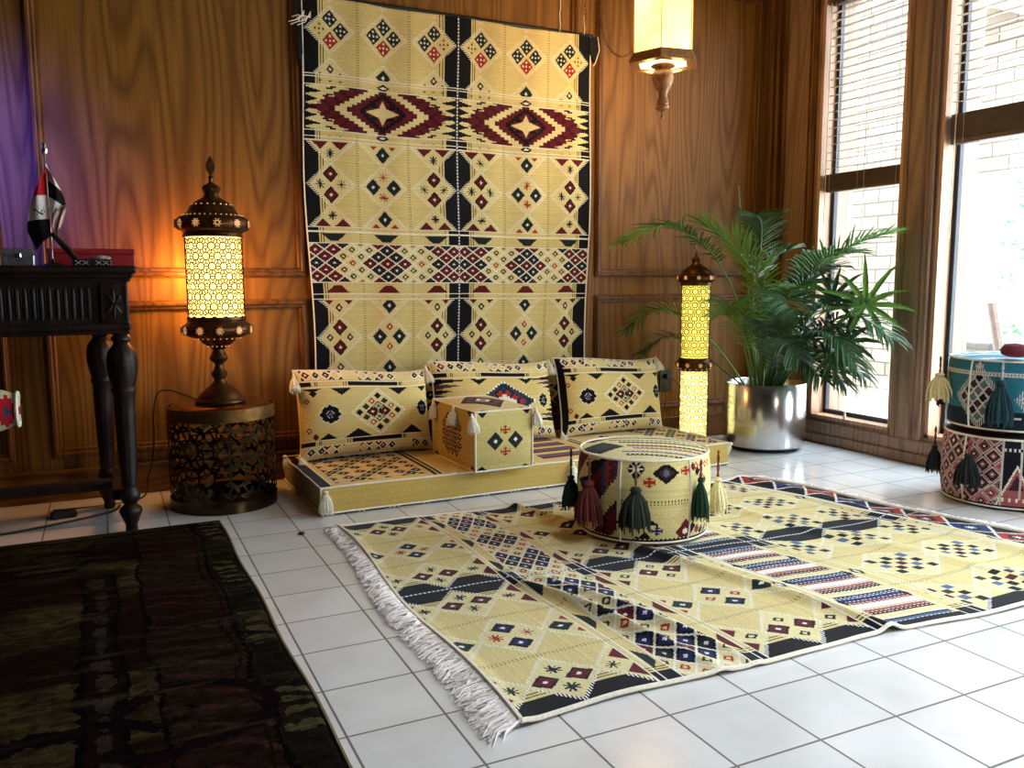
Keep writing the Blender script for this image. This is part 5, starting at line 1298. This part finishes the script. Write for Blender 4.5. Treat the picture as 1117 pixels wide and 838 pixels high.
for X in (TX1-.105, TX0+.085): b.box(X-.03, X+.03, TY0+.10, TY1-.13, .128, .172, .008)
b.build('stretcher', M['dark_wood'], t)

# things on the table
t = empty('red_box', (-.02, 3.93, TZ), (0, 0, 0), 'long red leatherette box on the carved console table', 'box')
MB().box(-.165, .15, -.07, .07, .0, .052, .004).build('base', M['red_box'], t); MB().box(-.168, .153, -.073, .073, .052, .073, .004).build('lid', M['red_box'], t)
t = empty('inlaid_box', (-.02, 3.72, TZ), (0, 0, 0), 'small black inlaid box with white crosses in front of the red box', 'box')
MB().box(-.075, .06, -.04, .04, 0, .026, .003).build('body', M['mesh_dark'], t)
for x in (-.055, -.03, .015, .04):
    b = MB()
    for s_ in (-1, 1): b.tube([(x-.01, -.0415, .013-s_*.008), (x+.01, -.0415, .013+s_*.008)], .0016, 4)
    b.build('inlay', M['inlay'], t)
t = empty('pale_pebble', (.005, 3.72, TZ+.026), (0, 0, 0), 'smooth pale oval trinket lying on the small inlaid box', 'ornament')
MB().lathe([(.004, 0), (.03, .001), (.036, .007), (.026, .013), (.004, .016)], 20).build('stone', M['inlay'], t, True)
t = empty('silver_casket', (-.275, 3.74, TZ), (0, 0, radians(-4)), 'small silver mesh casket at the left end of the table beside the flag', 'box')
MB().box(-.055, .055, -.035, .035, 0, .042, .004).build('body', M['silver'], t)
MB().add([(-.057, -.037, .042), (.057, -.037, .042), (.057, .037, .042), (-.057, .037, .042), (-.045, -.02, .066), (.045, -.02, .066), (.045, .02, .066), (-.045, .02, .066)], [(3, 2, 1, 0), (4, 5, 6, 7), (0, 1, 5, 4), (1, 2, 6, 5), (2, 3, 7, 6), (3, 0, 4, 7)]).build('lid', M['silver'], t)
MB().box(-.012, .012, -.041, -.034, .03, .048, .003).build('clasp', M['steel'], t)
# leaning dark plaque (stand)
t = empty('leaning_plaque', (-.09, 3.735, TZ+.002), (0, 0, 0), 'narrow dark wooden plaque leaning back to the flag on the console table', 'plaque')
b = MB().tube([(.02, 0, .010), (-.070, .012, .125)], .012, 4); b.build('plaque', M['mesh_dark'], t)
MB().tube([(.028, -.012, .012), (-.063, .0, .128)], .003, 4).build('edge_strip', M['oak_trim'], t)
# flag
t = empty('desk_flag', (-.165, 3.80, TZ), (0, 0, 0), 'small red white and black table flag with green script, on a pole', 'flag')
MB().lathe([(.035, 0), (.037, .004), (.03, .01), (.01, .016), (.006, .03)], 24).build('flag_base', M['mesh_dark'], t, True)
MB().tube([(0, 0, .02), (-.004, 0, .43)], .0032, 8).build('flag_pole', M['steel'], t, True)
MB().lathe([(.003, .425), (.010, .428), (.013, .436), (.012, .448), (.006, .452), (.005, .458), (.010, .462), (.008, .472), (.001, .476)], 16, (-.004, 0, 0)).build('pole_tip', M['steel'], t, True)
FR, FW, FB = lin((196, 30, 44)), lin((226, 218, 214)), lin((22, 20, 26)); FG = lin((30, 70, 50))
fl = Cv(.30, .20, .0025, FW)      # s down the hoist
w = fl.win(0, .30, 0, .20); a, S, T = w
# long drooping wing: stripes run diagonally as the cloth hangs from its corner
dgn = S+.62*(T-.0); 
a[:] = FW; a[dgn < .135] = FR; a[dgn > .245] = FB
def wing(sg, wd, ln, y0):
    def f(U, V):
        top = .415; x = sg*V*wd*(np.sin(np.clip(U*1.25, 0, 1)*pi/2)**.8)*(1-.35*np.clip(U-.75, 0, 1)*4*V)
        z = top-U*ln-V*.055*(1 if sg < 0 else .8); y = y0+.012*np.sin(V*6+U*3)-.006*V
        return x-.003, y, z
    return f
def fcol_left(u, v):
    d = u*.30+v*.045; out = np.empty(u.shape+(3,)); out[:] = FW; out[d < .14] = FR; out[(d > .232)] = FB; return out
def fcol_left2(u, v):
    out = fcol_left(u, v); uu = u; vv = v
    # green script between the stripes: three joined strokes with dots
    cu, cv_ = .60, .50; p = (uu-cu)*.30; q = (vv-cv_)*.075; pr_ = p*cos(.9)+q*sin(.9); qr = -p*sin(.9)+q*cos(.9)
    k = (np.abs(pr_) < .0022) & (np.abs(qr) < .030); k |= (np.abs(qr-.016) < .0018) & (pr_ > -.018) & (pr_ < 0); k |= (np.abs(qr-.006) < .0018) & (pr_ > -.012) & (pr_ < 0)
    k |= (np.abs(qr+.012) < .0018) & (pr_ > -.018) & (pr_ < .004); k |= (((pr_+.006)**2+(qr+.022)**2)**.5 < .006) & (((pr_+.006)**2+(qr+.022)**2)**.5 > .0035); k |= ((pr_-.007)**2+(qr-.01)**2 < .000006) | ((pr_-.007)**2+(qr+.004)**2 < .000006)
    out[k] = FG; return out
def fcol_right(u, v):
    d = u+.0*v; out = np.empty(u.shape+(3,)); out[:] = FW; out[(d > .40) & (d < .72)] = FB; return out
fob = TB().patch(wing(-1, .078, .30, -.006), 120, 40, fcol_left2).patch(wing(1, .062, .20, -.004), 80, 30, fcol_right, True)
fob.build('flag_cloth', M['textile'], t)
def ruf(U, V):
    return .005+V*.055*(1-.5*U), .012*np.sin(V*11+U*4)-.012, .225-U*.09+.014*np.sin(V*9)
TB().patch(ruf, 24, 24, lambda u, v: np.broadcast_to(np.array(lin((204, 176, 172))), u.shape+(3,))).build('flag_tail', M['textile'], t)
# cable under the table
props(MB().tube(spline([(-.9, 3.95, .006), (-.6, 3.86, .006), (-.42, 3.84, .006), (-.2, 3.92, .006), (-.02, 4.02, .006), (.02, 4.12, .006)]), .005, 6).build('floor_cable', M['black'], None, True), 'black cable lying on the tiles under the console table', 'cable')
b = MB().box(-.05, .05, -.025, .025, 0, .03, .006); o_ = b.build('power_brick', M['black'], None, loc=(-.2, 4.03, 0), rot=(0, 0, .2)); props(o_, 'black power brick on the tiles under the console table', 'power adapter')

# bench with an embroidered bolster just entering at the left
t = empty('upholstered_bench', (-.62, 2.46, .015), (0, 0, 0), 'dark upholstered bench outside the left edge holding the floral bolster', 'bench')
MB().box(-.5, .30, -.3, .3, .42, .60, .03).build('seat', M['black_cloth'], t)
for sx in (-.46, .26):
    for sy in (-.26, .26): MB().lathe([(.016, 0), (.02, .03), (.024, .42)], 16, (sx, sy, 0)).build('leg', M['dark_wood'], t, True)
c = Cv(.22, .9, .005, lin((196, 190, 150)))
for i in range(40):
    y, x = random.random()*.22, random.random()*.9; r = random.uniform(.012, .028); c.dia(y, x, r, r*.8, random.choice((lin((150, 30, 40)), lin((60, 100, 50)), lin((200, 120, 110)), lin((34, 60, 40)))))
for i in range(8): c.dia(.11, .1+i*.11, .04, .035, lin((168, 24, 36))); c.dia(.11, .1+i*.11, .014, .012, lin((40, 60, 90)))
t = empty('floral_bolster', (-.43, 2.46, .622), (0, 0, 0), 'green and red floral bolster end poking in at the left edge', 'bolster')
def bol(U, V):
    a = V*2*pi; x = -.55+.78*U; e = np.clip((1-U)/.12, 0, 1); r = .058*np.sqrt(1-(1-e)**2*.75); tilt = -.07*np.clip((U-.62)/.38, 0, 1)
    return x, r*np.cos(a), .060+r*np.sin(a)+tilt*.35*0
TB().patch(bol, 90, 60, lambda u, v: c.samp(v*.22, u*.9), True).build('cover', M['textile'], t)
piping_loop(t, [(.222, .042*cos(a), .060+.042*sin(a)) for a in np.linspace(0, 2*pi, 30)[:-1]], .005)
# crumb on the tiles
b = MB().lathe([(.001, 0), (.010, .001), (.013, .006), (.006, .011), (.001, .012)], 7, mod=lambda a, z: 1+.3*sin(3*a)); o_ = b.build('dry_leaf_crumb', M['mesh_dark'], None, loc=(.665, 3.33, 0)); props(o_, 'small dark dried crumb on the white tiles left of the floor kilim', 'debris')

# ================================================================== LIGHTS
W = bpy.data.worlds.new('daylight'); SC.world = W; W.use_nodes = True; nt = W.node_tree
bg = nt.nodes['Background']; bg.inputs['Color'].default_value = (.76, .88, 1, 1); bg.inputs['Strength'].default_value = 13.0
def light(name, kind, loc, energy, col, size=None, aim=None, spot=None, blend=.5):
    d = bpy.data.lights.new(name, kind); d.energy = energy; d.color = col
    o = bpy.data.objects.new(name, d); COL.objects.link(o); o.location = loc
    if kind == 'AREA' and size: d.shape = 'RECTANGLE'; d.size, d.size_y = size
    if kind in ('POINT', 'SPOT') and size: d.shadow_soft_size = size
    if kind == 'SUN': d.angle = radians(1.5)
    if spot: d.spot_size = radians(spot); d.spot_blend = blend
    if aim is not None: o.rotation_euler = (Vector(aim)-Vector(loc)).to_track_quat('-Z', 'Y').to_euler()
    return o
for (a, c_) in wins:
    p = light('window_portal', 'AREA', (XW+.2, (a+c_)/2, (GZ0+GZ1)/2), 1, (1, 1, 1), (GZ1-GZ0, c_-a), (XW-1, (a+c_)/2, (GZ0+GZ1)/2)); p.data.cycles.is_portal = True
light('side_key_spot', 'SPOT', (2.75, -.35, 1.10), 75, (1, .93, .84), .14, (.9, 4.0, .8), 75, .8)  # added unseen side light, no doorway there; throws the lantern shadow leftward
light('lantern_wall_fill', 'POINT', (DC[0]-.05, DC[1]+.235, 1.03), 15, (1, .42, .09), .08)  # extra point added outside the lantern to warm the wall behind
cl = light('floor_fill_area', 'AREA', (2.3, .5, CZ-.02), 38, (.84, .93, 1), (.6, .6), (2.3, .5, 0)); cl.data.spread = radians(125)  # made-up unseen overhead fill, brightens the tiles near the camera
light('pendant_wall_fill', 'POINT', (PX+.16, PY+.22, 2.0), 9, (1, .60, .17), .10)  # fill point added outside the shade, gilds the panelling to the right
light('pendant_wall_fill', 'POINT', (PX-.24, PY+.12, 2.3), 3, (1, .62, .24), .10)  # second added fill beside the shade, weaker, for the kilim side
light('purple_lamp', 'SPOT', (-1.1, 3.5, 1.85), 480, (.04, .04, 1), .1, (-.8, 4.35, 1.5), 85, .9)
light('garden_sun', 'SUN', (9, 0, 8), 5.0, (1, .97, .92), None, None).rotation_euler = (radians(38), radians(-30), 0)

# ================================================================== CAMERA
cam = bpy.data.cameras.new('camera'); co = bpy.data.objects.new('camera', cam); COL.objects.link(co); SC.camera = co
cam.sensor_width = 36; cam.sensor_fit = 'HORIZONTAL'; cam.lens = 928.08/1117*36; cam.clip_start = .02
Rv = Vector((.90175375, -.43223658, -.00342123)); Uv = Vector((.05509271, .10707962, .9927229)); Fv = Vector((.42872481, .89538008, -.12037254))
co.matrix_world = Matrix(((Rv.x, Uv.x, -Fv.x, 0), (Rv.y, Uv.y, -Fv.y, 0), (Rv.z, Uv.z, -Fv.z, 1.0), (0, 0, 0, 1)))
vs_ = SC.view_settings; vs_.view_transform = 'Standard'; vs_.look = 'None'; vs_.gamma = 1; vs_.use_curve_mapping = False; vs_.exposure = 0.2
SC.cycles.use_denoising = True
SC.cycles.max_bounces = 8; SC.cycles.diffuse_bounces = 4; SC.cycles.sample_clamp_indirect = 6; SC.cycles.caustics_reflective = False; SC.cycles.caustics_refractive = False
